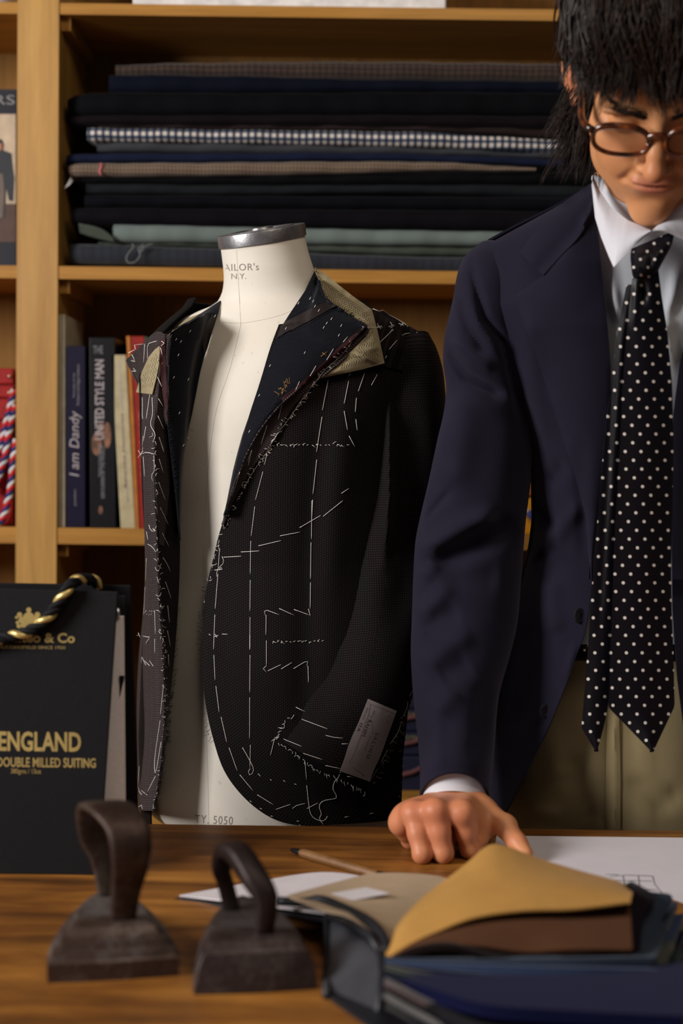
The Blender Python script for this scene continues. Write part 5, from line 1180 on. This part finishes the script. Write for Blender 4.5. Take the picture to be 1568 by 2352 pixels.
# ---- hair ----
def hair_mat(name, c1, c2):
    m, nt, b = new_mat(name); v = coords(nt, (40, 40, 40)); n = noise(nt, v, 3, 3)
    lnk(nt, ramp(nt, n, [(.3, c1), (.7, c2)]), b.inputs['Base Color']); b.inputs['Roughness'].default_value = .42; b.inputs['Specular IOR Level'].default_value = .32; return m
M_hair = hair_mat('dark_hair', (.0030, .0018, .0013), (.028, .0125, .0075))
hcen = np.array([0, -.012, .034]); hrad = np.array([.087, .102, .091])
crown = np.array([0, -.42, .907]); e1 = np.array([0, .907, .42]); e2 = np.array([1., 0, 0])      # e1 points forward
def hdir(th_, ph): return math.cos(th_)*crown+math.sin(th_)*(math.cos(ph)*e1+math.sin(ph)*e2)
def strand_path(ph, th0, the, extra, lift, flare, wob, n=16):
    out = []
    for k in range(n):
        t = k/(n-1); th_ = th0+(the-th0)*t; p2 = ph+wob*t*t
        l = lift*(1+.35*math.sin(math.pi*min(1, t*1.2)))
        out.append(hcen+hrad*(1+l)*hdir(th_, p2))
    if extra > 0:
        dwn = HM @ np.array([0, 0, -1.]); tg = out[-1]-out[-2]; tg /= np.linalg.norm(tg); p = out[-1].copy(); m = 9
        for k in range(m):
            tg = tg*(.72+.14*(abs(math.cos(ph)) > .35 and math.cos(ph) > 0))+dwn*.28+np.array([math.copysign(flare, math.sin(ph)), 0, 0])*(.2+.5*k/m); tg /= np.linalg.norm(tg); p = p+tg*extra/m; out.append(p.copy())
    return np.array(out)
hq = MB(); rnd = random.Random(3)
def the_of(ph):     # how far down the hair reaches, by azimuth from the forehead (0 front, pi back)
    a = abs(math.degrees((ph+math.pi) % (2*math.pi)-math.pi))
    return math.radians(np.interp(a, [0, 25, 45, 62, 75, 95, 115, 140, 180], [99, 98, 97, 97, 84, 66, 64, 76, 78]))
def ext_of(ph):
    a = abs(math.degrees((ph+math.pi) % (2*math.pi)-math.pi))
    return float(np.interp(a, [0, 40, 58, 72, 84, 96, 118, 132, 180], [.046, .038, .032, .018, .0, .0, .02, .08, .12]))
nclump = 560
for c_ in range(nclump):
    ph = rnd.uniform(-math.pi, math.pi) if c_ % 3 else rnd.uniform(-2.6, 1.6)
    th0 = rnd.uniform(.02, .9) if c_ % 4 else rnd.uniform(.3, 1.15); te = the_of(ph)+rnd.gauss(0, .065); ex = ext_of(ph)*rnd.uniform(.45, 1.2); lift = rnd.uniform(.05, .19); wob = rnd.gauss(.05, .19); fl0 = rnd.uniform(-.1, .35)
    if te < th0+.35: te = th0+.35
    base = strand_path(ph, th0, te, ex, lift, fl0, wob); n = len(base); tt = np.linspace(0, 1, n)[:, None]
    for k in range(13):
        o0 = np.array([rnd.gauss(0, 1) for _ in range(3)]); w1 = .0065*(1-.72*tt**1.5); ph1 = rnd.uniform(0, 6)
        p = base+o0*w1+.0026*tt*np.sin(tt*6+c_)*np.array([1., .2, .5])+.0012*np.sin(tt*9+ph1)*np.array([1., .4, .2]); m = rnd.uniform(.82, 1.0); nn = max(5, int(n*m)); p = p[:nn]
        rr = .00085*np.clip(1.15-(np.linspace(0, 1, nn))**3, .12, 1)
        X = HW(p); hq.tube(X, rr, 3)
# the long hair behind the ears
for c_ in range(210):
    s = -1 if c_ % 5 else 1; dwn = HM @ np.array([0, 0, -1.])
    p = np.array([s*rnd.uniform(.052, .074), rnd.uniform(-.075, -.042), rnd.uniform(-.045, .025)]); L = rnd.uniform(.075, .135); fl0 = rnd.uniform(.0, .8); base = [p.copy()]
    bk = rnd.uniform(-.25, .15)
    for k in range(14):
        t = k/13; d_ = dwn+np.array([s*fl0*math.sin(2.6*t), bk*(1-t), 0]); d_ /= np.linalg.norm(d_); p = p+d_*L/14; base.append(p.copy())
    base = np.array(base); n = len(base); tt = np.linspace(0, 1, n)[:, None]
    for k in range(12):
        o0 = np.array([rnd.gauss(0, 1) for _ in range(3)]); ph1 = rnd.uniform(0, 6); nn = max(6, int(n*rnd.uniform(.7, 1)))
        p_ = (base+o0*.0062*(1-.7*tt)+.002*np.sin(tt*7+ph1)*np.array([1., .4, .2]))[:nn]
        hq.tube(HW(p_), .00085*np.clip(1.1-np.linspace(0, 1, nn)**3, .1, 1), 3)
# scalp cap under the strands
ths = np.linspace(0, 1.0, 22); V = []; nph = 48
for i, t in enumerate(ths):
    for j in range(nph):
        ph = 2*math.pi*j/nph; V.append(HW(hcen+hrad*1.035*hdir(t*(min(the_of(ph)-.10, 1.62)), ph)))
F = [(i*nph+j, i*nph+(j+1) % nph, (i+1)*nph+(j+1) % nph, (i+1)*nph+j) for i in range(21) for j in range(nph)]
hq.add(V, F)
hair = hq.build('hair', M_hair, man)
def hbvh(): return bvh_of(Vb, Fb)
BB = hbvh()
def onface(x, z, off=.0004):    # a point of the face surface straight ahead of local (x, z)
    o = HW((x, .2, z)); loc, n, i, d = BB.ray_cast(Vector(o), Vector(-Fh), .3)
    return np.array(loc)+Fh*off if loc is not None else HW((x, .09, z))
q = MB()
for s in (-1, 1):
    for k in range(300):
        t = rnd.random(); x = s*(.011+.043*t); z = .0075+.0115*t**.8+rnd.gauss(0, .0027*(1.15-t))
        a = onface(x, z, .0002); b = onface(x+s*rnd.uniform(.004, .009), z+rnd.uniform(.0005, .004)*(1-1.2*t), .0012); q.tube(np.array([a, (a+b)/2+Fh*.0006, b]), [.0004, .0003, .00008], 3)
    q.build('eyebrow', M_hair, man); q = MB()
for s in (-1, 1):
    for k in range(36):
        t = k/35; x = s*(.032+.0145*(2*t-1)); z = -.0105-.0025*math.sin(math.pi*t); a = onface(x, z, .0002)
        q.tube(np.array([a, a+Fh*.003-Uh*.0012, a+Fh*.0055-Uh*.0012+Rh*(x-s*.032)*.12]), [.0002, .00015, .00005], 3)
    q.build('eyelashes', M_hair, man); q = MB()
# ---- glasses ----
def tort():
    m, nt, b = new_mat('tortoiseshell'); v = coords(nt); n = noise(nt, v, 60, 3, .6, .5)
    lnk(nt, ramp(nt, n, [(.42, (.010, .004, .003)), (.58, (.10, .022, .006)), (.7, (.22, .06, .012))]), b.inputs['Base Color']); b.inputs['Roughness'].default_value = .15; b.inputs['Coat Weight'].default_value = .5; return m
M_tort = tort()
mg_, nt_, b_g = new_mat('clear_lens'); b_g.inputs['Base Color'].default_value = (1, 1, 1, 1); b_g.inputs['Roughness'].default_value = 0; b_g.inputs['Transmission Weight'].default_value = 1; b_g.inputs['IOR'].default_value = 1.02
b_g.inputs['Specular IOR Level'].default_value = .5
gl = [] 
def gp(x, z, dy=0): return HW((x, .108-.12*abs(x)**1.0*abs(x)*8+dy, z-.010))
for s in (-1, 1):
    n = 40; rim = []; lens = []
    for k in range(n+1):
        a = 2*math.pi*k/n; ca_, sa_ = math.cos(a), math.sin(a); e = .78
        lx = .0272*math.copysign(abs(ca_)**e, ca_); lz = .0158*math.copysign(abs(sa_)**e, sa_)+(.0015*ca_*s); rim.append(gp(s*.0355+lx, lz)); lens.append(gp(s*.0355+lx*.97, lz*.97))
    q = MB(); q.tube(np.array(rim), np.interp(np.sin(np.linspace(0, 2*math.pi, n+1)), [-1, .2, 1], [.0024, .0027, .0036]), 8); q.build('rim', M_tort, man)
    L = np.array(lens[:-1]); q = MB(); N = len(L); c_ = L.mean(0)+Fh*.0006
    q.add(np.vstack([L+Fh*.0006, L-Fh*.0006]), [tuple(range(N)), tuple(range(2*N-1, N-1, -1))]+[(i, (i+1) % N, N+(i+1) % N, N+i) for i in range(N)])
    q.build('lens', mg_, man, False)
    hp = [gp(s*.0625, .009), gp(s*.0685, .010, -.004), HW((s*.0750, .080, -.002)), HW((s*.0775, .04, .000)), HW((s*.0830, .0, .004)), HW((s*.0850, -.012, .002))]
    MB().tube(cr(np.array(hp), 24), np.linspace(.0038, .0026, 24), 8).build('temple_arm', M_tort, man)
MB().tube(cr(np.array([gp(-.0105, .004), gp(-.005, .0075, .001), gp(0, .0085, .002), gp(.005, .0075, .001), gp(.0105, .004)]), 14), .0032, 8).build('bridge', M_tort, man)
# ================= clothes =================
def suit_mat():
    m, nt, b = new_mat('navy_wool'); v = coords(nt); n = noise(nt, v, 14, 3)
    lnk(nt, ramp(nt, n, [(.3, (.0096, .0086, .0185)), (.7, (.0128, .0114, .0245))]), b.inputs['Base Color'])
    b.inputs['Roughness'].default_value = .85; b.inputs['Specular IOR Level'].default_value = .08; b.inputs['Sheen Weight'].default_value = .10; b.inputs['Sheen Roughness'].default_value = .5; b.inputs['Sheen Tint'].default_value = (.75, .72, 1, 1)
    bump(nt, b, noise(nt, v, 900, 2), .12, .0003); return m
M_suit = suit_mat(); M_shirt = plain('white_cotton', (.66, .67, .74), .75, scale=500, bmp=.05, var=.03, sheen=.1)
M_shirtb = stripes('fine_blue_shirting', (.36, .38, .43), (.46, .49, .55), .0016, 10)
M_kh = cloth('khaki_twill', (.26, .205, .105), (.36, .295, .165), pitch=.0013, sheen=.12)
def RX(y): return np.interp(y, [420, 450, 480, 520, 560, 600, 700, 900, 1000, 1100, 1200, 1260, 1400, 1600, 1900], [140, 190, 240, 320, 390, 415, 425, 335, 300, 285, 283, 291, 330, 390, 420])
def Dt_(x, y, off=0):
    xs = np.asarray(x, float); ys_ = np.asarray(y, float)
    Rx = RX(ys_)
    dc = np.interp(ys_, [420, 600, 900, 1300, 1600, 1900], [1.64, 1.655, 1.68, 1.73, 1.76, 1.775]); b = np.interp(ys_, [420, 500, 600, 750, 1000, 1300, 1600, 1900], [.05, .075, .105, .125, .13, .125, .14, .15])
    u = np.clip((xs-1505)/Rx, -.985, .985); return dc-b*np.sqrt(1-u*u)-off
def dt(curves, nu, nv, off=0, smooth=True, across=True, fl=(), offu=None):
    G2 = loftc([[(c[0], c[1]) for c in cv] for cv in curves], nu, nv, smooth, across); D = Dt_(G2[..., 0], G2[..., 1], off)
    if offu is not None: D = D-np.interp(np.linspace(0, 1, nu), np.linspace(0, 1, len(offu)), offu)[None, :]
    return folds(np.concatenate([G2, D[..., None]], -1), fl)
# trousers: hips and legs
TR = []
for y, w_, dc_, rd in ((1455, 300, 1.765, .105), (1500, 310, 1.765, .118), (1600, 335, 1.775, .135), (1720, 350, 1.79, .150), (1850, 352, 1.80, .158), (1960, 350, 1.81, .160)):
    TR.append((1500-w_, y, 1500+w_, y, dc_, rd, 0))
Gt = rings(TR, 120, 80); frt = (np.cos(np.arange(120)*2*math.pi/120) > 0)[None, :]
ffold(Gt, [([(1390,1600),(1396,1760),(1394,1950)], 10, -.007), ([(1408,1600),(1412,1760),(1410,1950)], 12, .005), ([(1330,1520),(1260,1640),(1190,1780),(1150,1900)], 38, .010), ([(1300,1720),(1340,1830),(1380,1905)], 28, -.008), ([(1250,1640),(1290,1800)], 26, .006), ([(1480,1600),(1488,1800),(1482,1950)], 7, .003), ([(1440,1780),(1520,1850),(1568,1800)], 22, -.005), ([(1200,1850),(1290,1880)], 20, .005)], frt)
Gt[..., 2] = np.maximum(Gt[..., 2], YF+.012+0*Gt[..., 2])
rtube('trousers', Gt, M_kh, man, 'man', cap=(True, True))
tr = bpy.data.objects['trousers']
for sx in (-.085, .085):
    MB().tube([(HP[0]+sx, HP[1]+.01, float(P(1500, 1955, 1.8)[2])+.02), (HP[0]+sx*1.05, HP[1]+.02, .7), (HP[0]+sx*1.1, HP[1]+.03, .45), (HP[0]+sx*1.15, HP[1]+.03, .09)], [.090, .085, .075, .085], 24).build('trouser_leg', M_kh, man)
    q = MB(); ball(q, (HP[0]+sx*1.2, HP[1]-.03, .04), .045, 14, (1, 2.9, .85)); q.build('shoe', plain('brown_leather', (.06, .025, .012), .35), man)
fly = dt([[(1392,1470),(1396,1600),(1398,1760),(1395,1906)], [(1416,1470),(1420,1600),(1424,1760),(1424,1906)]], 5, 50)
fly[..., 2] = 9
for i in range(fly.shape[0]):
    for j in range(fly.shape[1]):
        h = hit(fly[i, j, 0], fly[i, j, 1], 'man', .002); fly[i, j, 2] = h[1] if h is not None else 1.62
sheet('fly_placket', fly, M_kh, tr, .0015, 'man')
# belt
BT = [(1500-w_, y, 1500+w_, y, 1.765, rd, 0) for y, w_, rd in ((1462, 304, .112), (1470, 307, .117), (1512, 316, .123), (1520, 314, .120))]
rtube('belt', rings(BT, 90, 10), plain('black_leather', (.012, .010, .010), .35), man, 'man', cap=(False, False), inner=.002)
q = MB(); c_ = hit(1341, 1490, 'man', .003); ball(q, c_, .004, 10); ball(q, c_+np.array([.004, 0, .004]), .002, 8); q.build('belt_stud', plain('polished_metal', (.5, .45, .4), .2, metal=1), man)
# shirt body and collar
sheet('shirt', dt([[(1362,420),(1366,600),(1372,800),(1366,1000),(1345,1200),(1325,1400),(1320,1480)], [(1500,500),(1500,700),(1500,1000),(1500,1300),(1500,1480)], [(1640,420),(1640,600),(1636,800),(1640,1000),(1650,1200),(1660,1400),(1665,1480)]], 40, 80, .009, fl=[([(1405,620),(1420,760),(1400,900)], 10, .006), ([(1560,600),(1530,760),(1550,860)], 12, .008), ([(1380,700),(1440,760)], 16, -.006), ([(1568,680),(1530,740)], 10, -.005)]), M_shirtb, man, .0012, 'man')
colL = [[(1361,402,1.560),(1378,440,1.545),(1402,475,1.525),(1440,505,1.503),(1494,528,1.488)], [(1358,425,1.556),(1366,500,1.530),(1380,545,1.510),(1398,590,1.492),(1409,614,1.478),(1424,597,1.478),(1455,566,1.478),(1493,533,1.480)]]
G = loftc(colL, 14, 60, False, False); u_ = np.linspace(0, 1, 14)[None, :]; G[..., 2] -= .007*np.sin(math.pi*u_)
sheet('shirt_collar', G, M_shirt, man, .0016, 'man')
colR = [[(1644,402,1.560),(1625,425,1.545),(1600,445,1.525),(1568,466,1.503),(1530,498,1.492),(1498,528,1.486)], [(1650,425,1.556),(1642,500,1.530),(1630,545,1.505),(1612,575,1.490),(1596,563,1.486),(1568,550,1.482),(1535,535,1.478),(1500,532,1.480)]]
G = loftc(colR, 14, 60, False, False); G[..., 2] -= .007*np.sin(math.pi*u_)
sheet('shirt_collar', G, M_shirt, man, .0016, 'man')
# collar stand at the back of the neck
rtube('collar_band', rings([(1362, 400, 1642, 400, 1.600, .055, -14), (1358, 440, 1648, 440, 1.605, .062, -30), (1356, 470, 1650, 470, 1.61, .066, -40)], 60, 12), M_shirt, man, None, inner=.0015)
# tie
def tie_mat():
    m, nt, b = new_mat('polka_dot_silk'); v = coords(nt, kind='UV'); s = sepxyz(nt, v)
    def dots(ox, oy):
        fx = math_(nt, 'SUBTRACT', math_(nt, 'FRACT', math_(nt, 'ADD', math_(nt, 'DIVIDE', math_(nt, 'MULTIPLY_ADD', s[1], .045, s[0]), .0362), ox)), .5); fy = math_(nt, 'SUBTRACT', math_(nt, 'FRACT', math_(nt, 'ADD', math_(nt, 'DIVIDE', s[1], .0402), oy)), .5)
        d = math_(nt, 'SQRT', math_(nt, 'ADD', math_(nt, 'POWER', math_(nt, 'MULTIPLY', fx, .0362), 2), math_(nt, 'POWER', math_(nt, 'MULTIPLY', fy, .0402), 2)))
        return math_(nt, 'LESS_THAN', d, .0036)
    f = math_(nt, 'MAXIMUM', dots(.14, .3), dots(.64, .8))
    lnk(nt, mixc(nt, f, (.0024, .0018, .0040), (.66, .62, .58)), b.inputs['Base Color']); b.inputs['Roughness'].default_value = .42; b.inputs['Specular IOR Level'].default_value = .2
    b.inputs['Sheen Weight'].default_value = .06; b.inputs['Sheen Tint'].default_value = (.6, .6, .9, 1); return m
M_tie = tie_mat()

def tp(L, Rr, D, mat, nm, par, nu=16, nv=120, bul=.006, fl=()):
    G = loftc([[(a[0], a[1], d) for a, d in zip(L, D)], [((a[0]+b[0])/2, (a[1]+b[1])/2, d-bul) for a, b, d in zip(L, Rr, D)], [(b[0], b[1], d) for b, d in zip(Rr, D)]], nu, nv, False)
    return sheet(nm, folds(G, fl), mat, par, .003, 'man', uvs=1000.0)
tie = tp([(1452,634),(1445,700),(1435,800),(1428,900),(1424,1000),(1418,1100),(1412,1200),(1408,1300),(1405,1400),(1401,1500),(1397,1625),(1496,1727)],
   [(1512,622),(1519,680),(1532,760),(1543,880),(1546,1000),(1545,1100),(1543,1200),(1541,1300),(1542,1400),(1546,1500),(1549,1622),(1499,1728)],
   [1.478,1.482,1.488,1.494,1.502,1.510,1.518,1.524,1.530,1.534,1.538,1.540], M_tie, 'tie', man, fl=[([(1478,640),(1480,700)], 8, -.006), ([(1462,640),(1455,760)], 7, .003)])
tp([(1438,655),(1425,720),(1412,800),(1402,900),(1395,950),(1385,1050),(1376,1150),(1366,1250),(1359,1350),(1352,1450),(1345,1550),(1335,1672),(1368,1727)],
   [(1470,650),(1455,720),(1445,800),(1440,900),(1438,950),(1432,1050),(1426,1150),(1420,1250),(1417,1350),(1414,1450),(1408,1550),(1391,1650),(1371,1727)],
   [1.490,1.500,1.508,1.516,1.520,1.528,1.534,1.540,1.545,1.549,1.552,1.555,1.556], M_tie, 'narrow_blade', tie, bul=.004, fl=[([(1412,800),(1395,1100),(1372,1500)], 10, -.003)])
kn = [(1449,571,1549,529,1.492,.010,0),(1447,590,1543,560,1.484,.018,-2),(1449,612,1528,590,1.480,.019,-3),(1451,628,1516,612,1.478,.017,-4),(1453,638,1511,624,1.480,.010,-4)]
Gk = rings(kn, 40, 24)
ok_ = rtube('knot', folds(Gk, [([(1470,560),(1462,630)], 8, .004), ([(1500,560),(1490,630)], 7, -.004)]), M_tie, tie)
ul = ok_.data.uv_layers[0]; idx = np.empty(len(ok_.data.loops), int); ok_.data.loops.foreach_get('vertex_index', idx)
ul.data.foreach_set('uv', np.stack([Gk[..., 0]/1000*1.1, -Gk[..., 1]/1000*1.1], -1).reshape(-1, 2)[idx].astype(np.float32).ravel())
# jacket: back shell carries the front pieces
ysb = np.linspace(424, 1890, 90); Vk = []
for y in ysb:
    R_ = RX(y); dc = np.interp(y, [420, 600, 900, 1300, 1600, 1900], [1.64, 1.655, 1.68, 1.73, 1.76, 1.775]); ph = np.linspace(-.05, math.pi+.05, 44)
    base = P(1505, y, dc); bb = np.interp(y, [420, 520, 700, 1900], [.045, .085, .13, .15]); k = dc/FPX*R_
    Vk.append(np.stack([base[0]-np.cos(ph)*k, dc+bb*np.sin(ph), base[2]+0*ph], -1))
jm = wsheet('jacket', np.stack(Vk), .0025, M_suit, man)
s0 = [(1366,424),(1265,482),(1185,525),(1118,562),(1092,600),(1085,700),(1130,800),(1172,900),(1206,1000),(1221,1090),(1224,1170),(1214,1262),(1176,1400),(1140,1500),(1118,1600),(1100,1750),(1090,1888)]
s2 = [(1367,428),(1368,460),(1371,500),(1374,545),(1378,600),(1386,672),(1396,760),(1402,840),(1400,950),(1392,1050),(1381,1150),(1368,1260),(1352,1400),(1340,1460),(1308,1550),(1262,1665),(1150,1886)]
s1 = [((a[0]*.55+b[0]*.45), (a[1]*.55+b[1]*.45)) for a, b in zip(s0, s2)]
FJ = [([(1215,1120),(1255,1190),(1278,1222)], 16, -.012), ([(1340,1150),(1290,1210),(1240,1290)], 20, .009), ([(1228,1300),(1280,1240)], 14, -.010), ([(1300,1060),(1262,1110)], 18, -.008), ([(1255,1320),(1262,1400),(1280,1460)], 28, .008), ([(1215,1400),(1220,1560),(1180,1700)], 28, -.008), ([(1150,1500),(1150,1800)], 20, .006), ([(1210,700),(1225,900),(1255,1040)], 24, .007), ([(1320,1480),(1300,1560)], 10, .005), ([(1330,1000),(1345,1300)], 18, -.006)]
Gj = loftc([s0, s1, s2], 56, 150, False); D = Dt_(Gj[..., 0], Gj[..., 1], .012)-np.interp(np.linspace(0, 1, 56), [0, .5, 1], [0, .004, .003])[None, :]
D -= np.interp(Gj[..., 1], [1300, 1600, 1890], [0, .02, .035])*np.linspace(0, 1, 56)[None, :]
Gj = folds(np.concatenate([Gj, D[..., None]], -1), FJ)
sheet('front_panel', Gj, M_suit, jm, .002, 'jman')
lap_in = [(1368,450),(1374,545),(1384,650),(1396,760),(1402,840),(1401,950),(1393,1050),(1382,1150),(1372,1230),(1360,1330)]
lap_out = [(1330,537),(1247,632),(1213,657),(1179,679),(1215,770),(1255,890),(1290,1000),(1320,1090),(1343,1180),(1356,1335)]
Gl = drape([lap_in, [((a[0]*.5+b[0]*.5), (a[1]*.5+b[1]*.5)) for a, b in zip(lap_in, lap_out)], lap_out], 26, 130, 'jman', .004, False, bulge=.008, offu=[.003, .004, .006], passes=6)
sheet('lapel', Gl, M_suit, jm, .003, 'jman')
ct, cbm = [(1363,416),(1290,468),(1235,520),(1194,579)], [(1367,470),(1332,538),(1290,584),(1247,632)]
sheet('jacket_collar', drape([ct, [((a[0]+b[0])/2, (a[1]+b[1])/2) for a, b in zip(ct, cbm)], cbm], 12, 40, 'jman', .003, True, bulge=.006), M_suit, jm, .0025, 'jman')
# the other side of the jacket, mostly beyond the frame
q0 = [(1642,424),(1745,482),(1830,525),(1892,562),(1918,600),(1925,700),(1880,800),(1838,900),(1806,1000),(1790,1090),(1788,1170),(1798,1262),(1836,1400),(1870,1500),(1892,1600),(1910,1750),(1920,1888)]
q2 = [(1641,428),(1640,460),(1635,500),(1628,545),(1618,600),(1600,672),(1578,760),(1562,840),(1548,950),(1545,1050),(1544,1150),(1543,1260),(1545,1400),(1550,1480),(1556,1560),(1572,1680),(1640,1886)]
Gj = loftc([q0, [((a[0]+b[0])/2, (a[1]+b[1])/2) for a, b in zip(q0, q2)], q2], 40, 120, False); D = Dt_(Gj[..., 0], Gj[..., 1], .014)-np.interp(Gj[..., 1], [1300, 1600, 1890], [0, .02, .035])*np.linspace(0, 1, 40)[None, :]
sheet('front_panel', np.concatenate([Gj, D[..., None]], -1), M_suit, jm, .002, 'jman')
li = [(1640,450),(1628,545),(1610,640),(1580,750),(1560,840),(1546,950),(1544,1050),(1543,1150),(1543,1230),(1544,1330)]
lo_ = [(2*1505-a+(0), b) for a, b in lap_out]
sheet('lapel', drape([li, [((a[0]+b[0])/2, (a[1]+b[1])/2) for a, b in zip(li, lo_)], lo_], 20, 90, 'jman', .003, False, bulge=.007, offu=[.010, .004, .001], passes=6), M_suit, jm, .0025)
MS = [(1100,562,1160,566,1.655,.028,12),(1068,588,1188,590,1.65,.048,8),(1051,625,1206,625,1.645,.058,2),(1039,690,1212,690,1.645,.062,0),(1021,770,1214,770,1.646,.064,0),(1017,830,1215,830,1.648,.064,0),(1024,890,1216,890,1.65,.064,0),(1018,950,1218,950,1.652,.064,0),(1004,1010,1221,1010,1.654,.064,0),(985,1100,1219,1100,1.658,.064,0),(964,1190,1208,1190,1.66,.062,0),(953,1250,1203,1250,1.658,.060,2),(948,1340,1196,1340,1.65,.056,8),(945,1430,1188,1430,1.64,.053,15),(943,1500,1172,1500,1.63,.050,22),(948,1590,1147,1590,1.612,.046,32),(955,1660,1139,1660,1.598,.043,40),(961,1720,1135,1720,1.584,.041,48),(964,1790,1128,1790,1.562,.041,58),(963,1838,1125,1838,1.552,.040,64)]
SF = [([(1083,579),(1087,639),(1113,732),(1156,783),(1181,890),(1210,1000)], 9, -.010), ([(1049,677),(1079,758),(1121,822)], 13, -.010), ([(1060,660),(1098,750),(1150,815)], 12, .006), ([(1019,798),(1070,864),(1139,900),(1170,905)], 15, -.014), ([(1030,772),(1090,820),(1140,850)], 14, .008), ([(1050,890),(1050,1000),(1030,1130)], 38, .008), ([(1140,930),(1115,1040),(1090,1160)], 40, -.003),
      ([(1036,1124),(1000,1165),(977,1194)], 7, -.006), ([(1154,1177),(1080,1205),(1018,1236),(950,1275)], 24, .016), ([(1200,1190),(1100,1248),(985,1300)], 28, -.015), ([(1000,1290),(970,1330)], 20, .010), ([(1150,1330),(1060,1320),(1030,1350)], 32, -.006), ([(1036,1338),(1000,1380),(962,1420)], 22, .008), ([(1060,1405),(1010,1420),(968,1460)], 26, -.007), ([(1090,1450),(1020,1490),(965,1540)], 24, .008), ([(1080,1520),(1010,1560)], 26, -.006), ([(1050,1580),(1000,1640)], 26, .007), ([(1120,1560),(1090,1760)], 26, -.007), ([(1000,1600),(1005,1780)], 18, .004)]
Gs = rings(MS, 90, 190); fr_ = (np.cos(np.arange(90)*2*math.pi/90) > -.1)[None, :].astype(float); ffold(Gs, SF, fr_)
rtube('sleeve', Gs, M_suit, jm, 'man', inner=.0025)
MS2 = [(2*1505-b+30, y2, 2*1505-a+30, y1, d, r, ar) for a, y1, b, y2, d, r, ar in MS[:14]]
rtube('sleeve', rings(MS2, 60, 90), M_suit, jm, None, inner=.0025)
MC = [(970,1795,1118,1795,1.558,.0300,60),(969,1820,1119,1820,1.555,.0302,44),(969,1841,1118,1846,1.550,.0308,27)]
rtube('shirt_cuff', rings(MC, 80, 20), M_shirt, man, 'man', inner=.0015)
# buttons
M_but = plain('horn_button', (.020, .016, .022), .25, spec=.7, coat=.3)
def button(x, y, D, r, par=jm):
    c = P(x, y, D); q = MB(); n = 20; V = []
    prof = [(0, -.0012), (.55, -.0012), (.62, -.0024), (.9, -.0026), (1, -.0014), (1, .0008), (0, .0008)]
    for k, (rr, dy) in enumerate(prof):
        for j in range(n): a = 2*math.pi*j/n; V.append(c+np.array([r*rr*math.cos(a)*.72, dy+.45*r*rr*math.cos(a), r*rr*math.sin(a)]))
    F = [(i*n+j, i*n+(j+1) % n, (i+1)*n+(j+1) % n, (i+1)*n+j) for i in range(len(prof)-1) for j in range(n)]
    return q.add(V, F).build('button', M_but, par, angle=40)
h = hit(1327, 1414, 'jman', 0); button(1328, 1414, (h[1] if h is not None else 1.56)-.003, .0088)
h = hit(1250, 1633, 'jman', 0); button(1250, 1633, (h[1] if h is not None else 1.56)-.002, .0080)
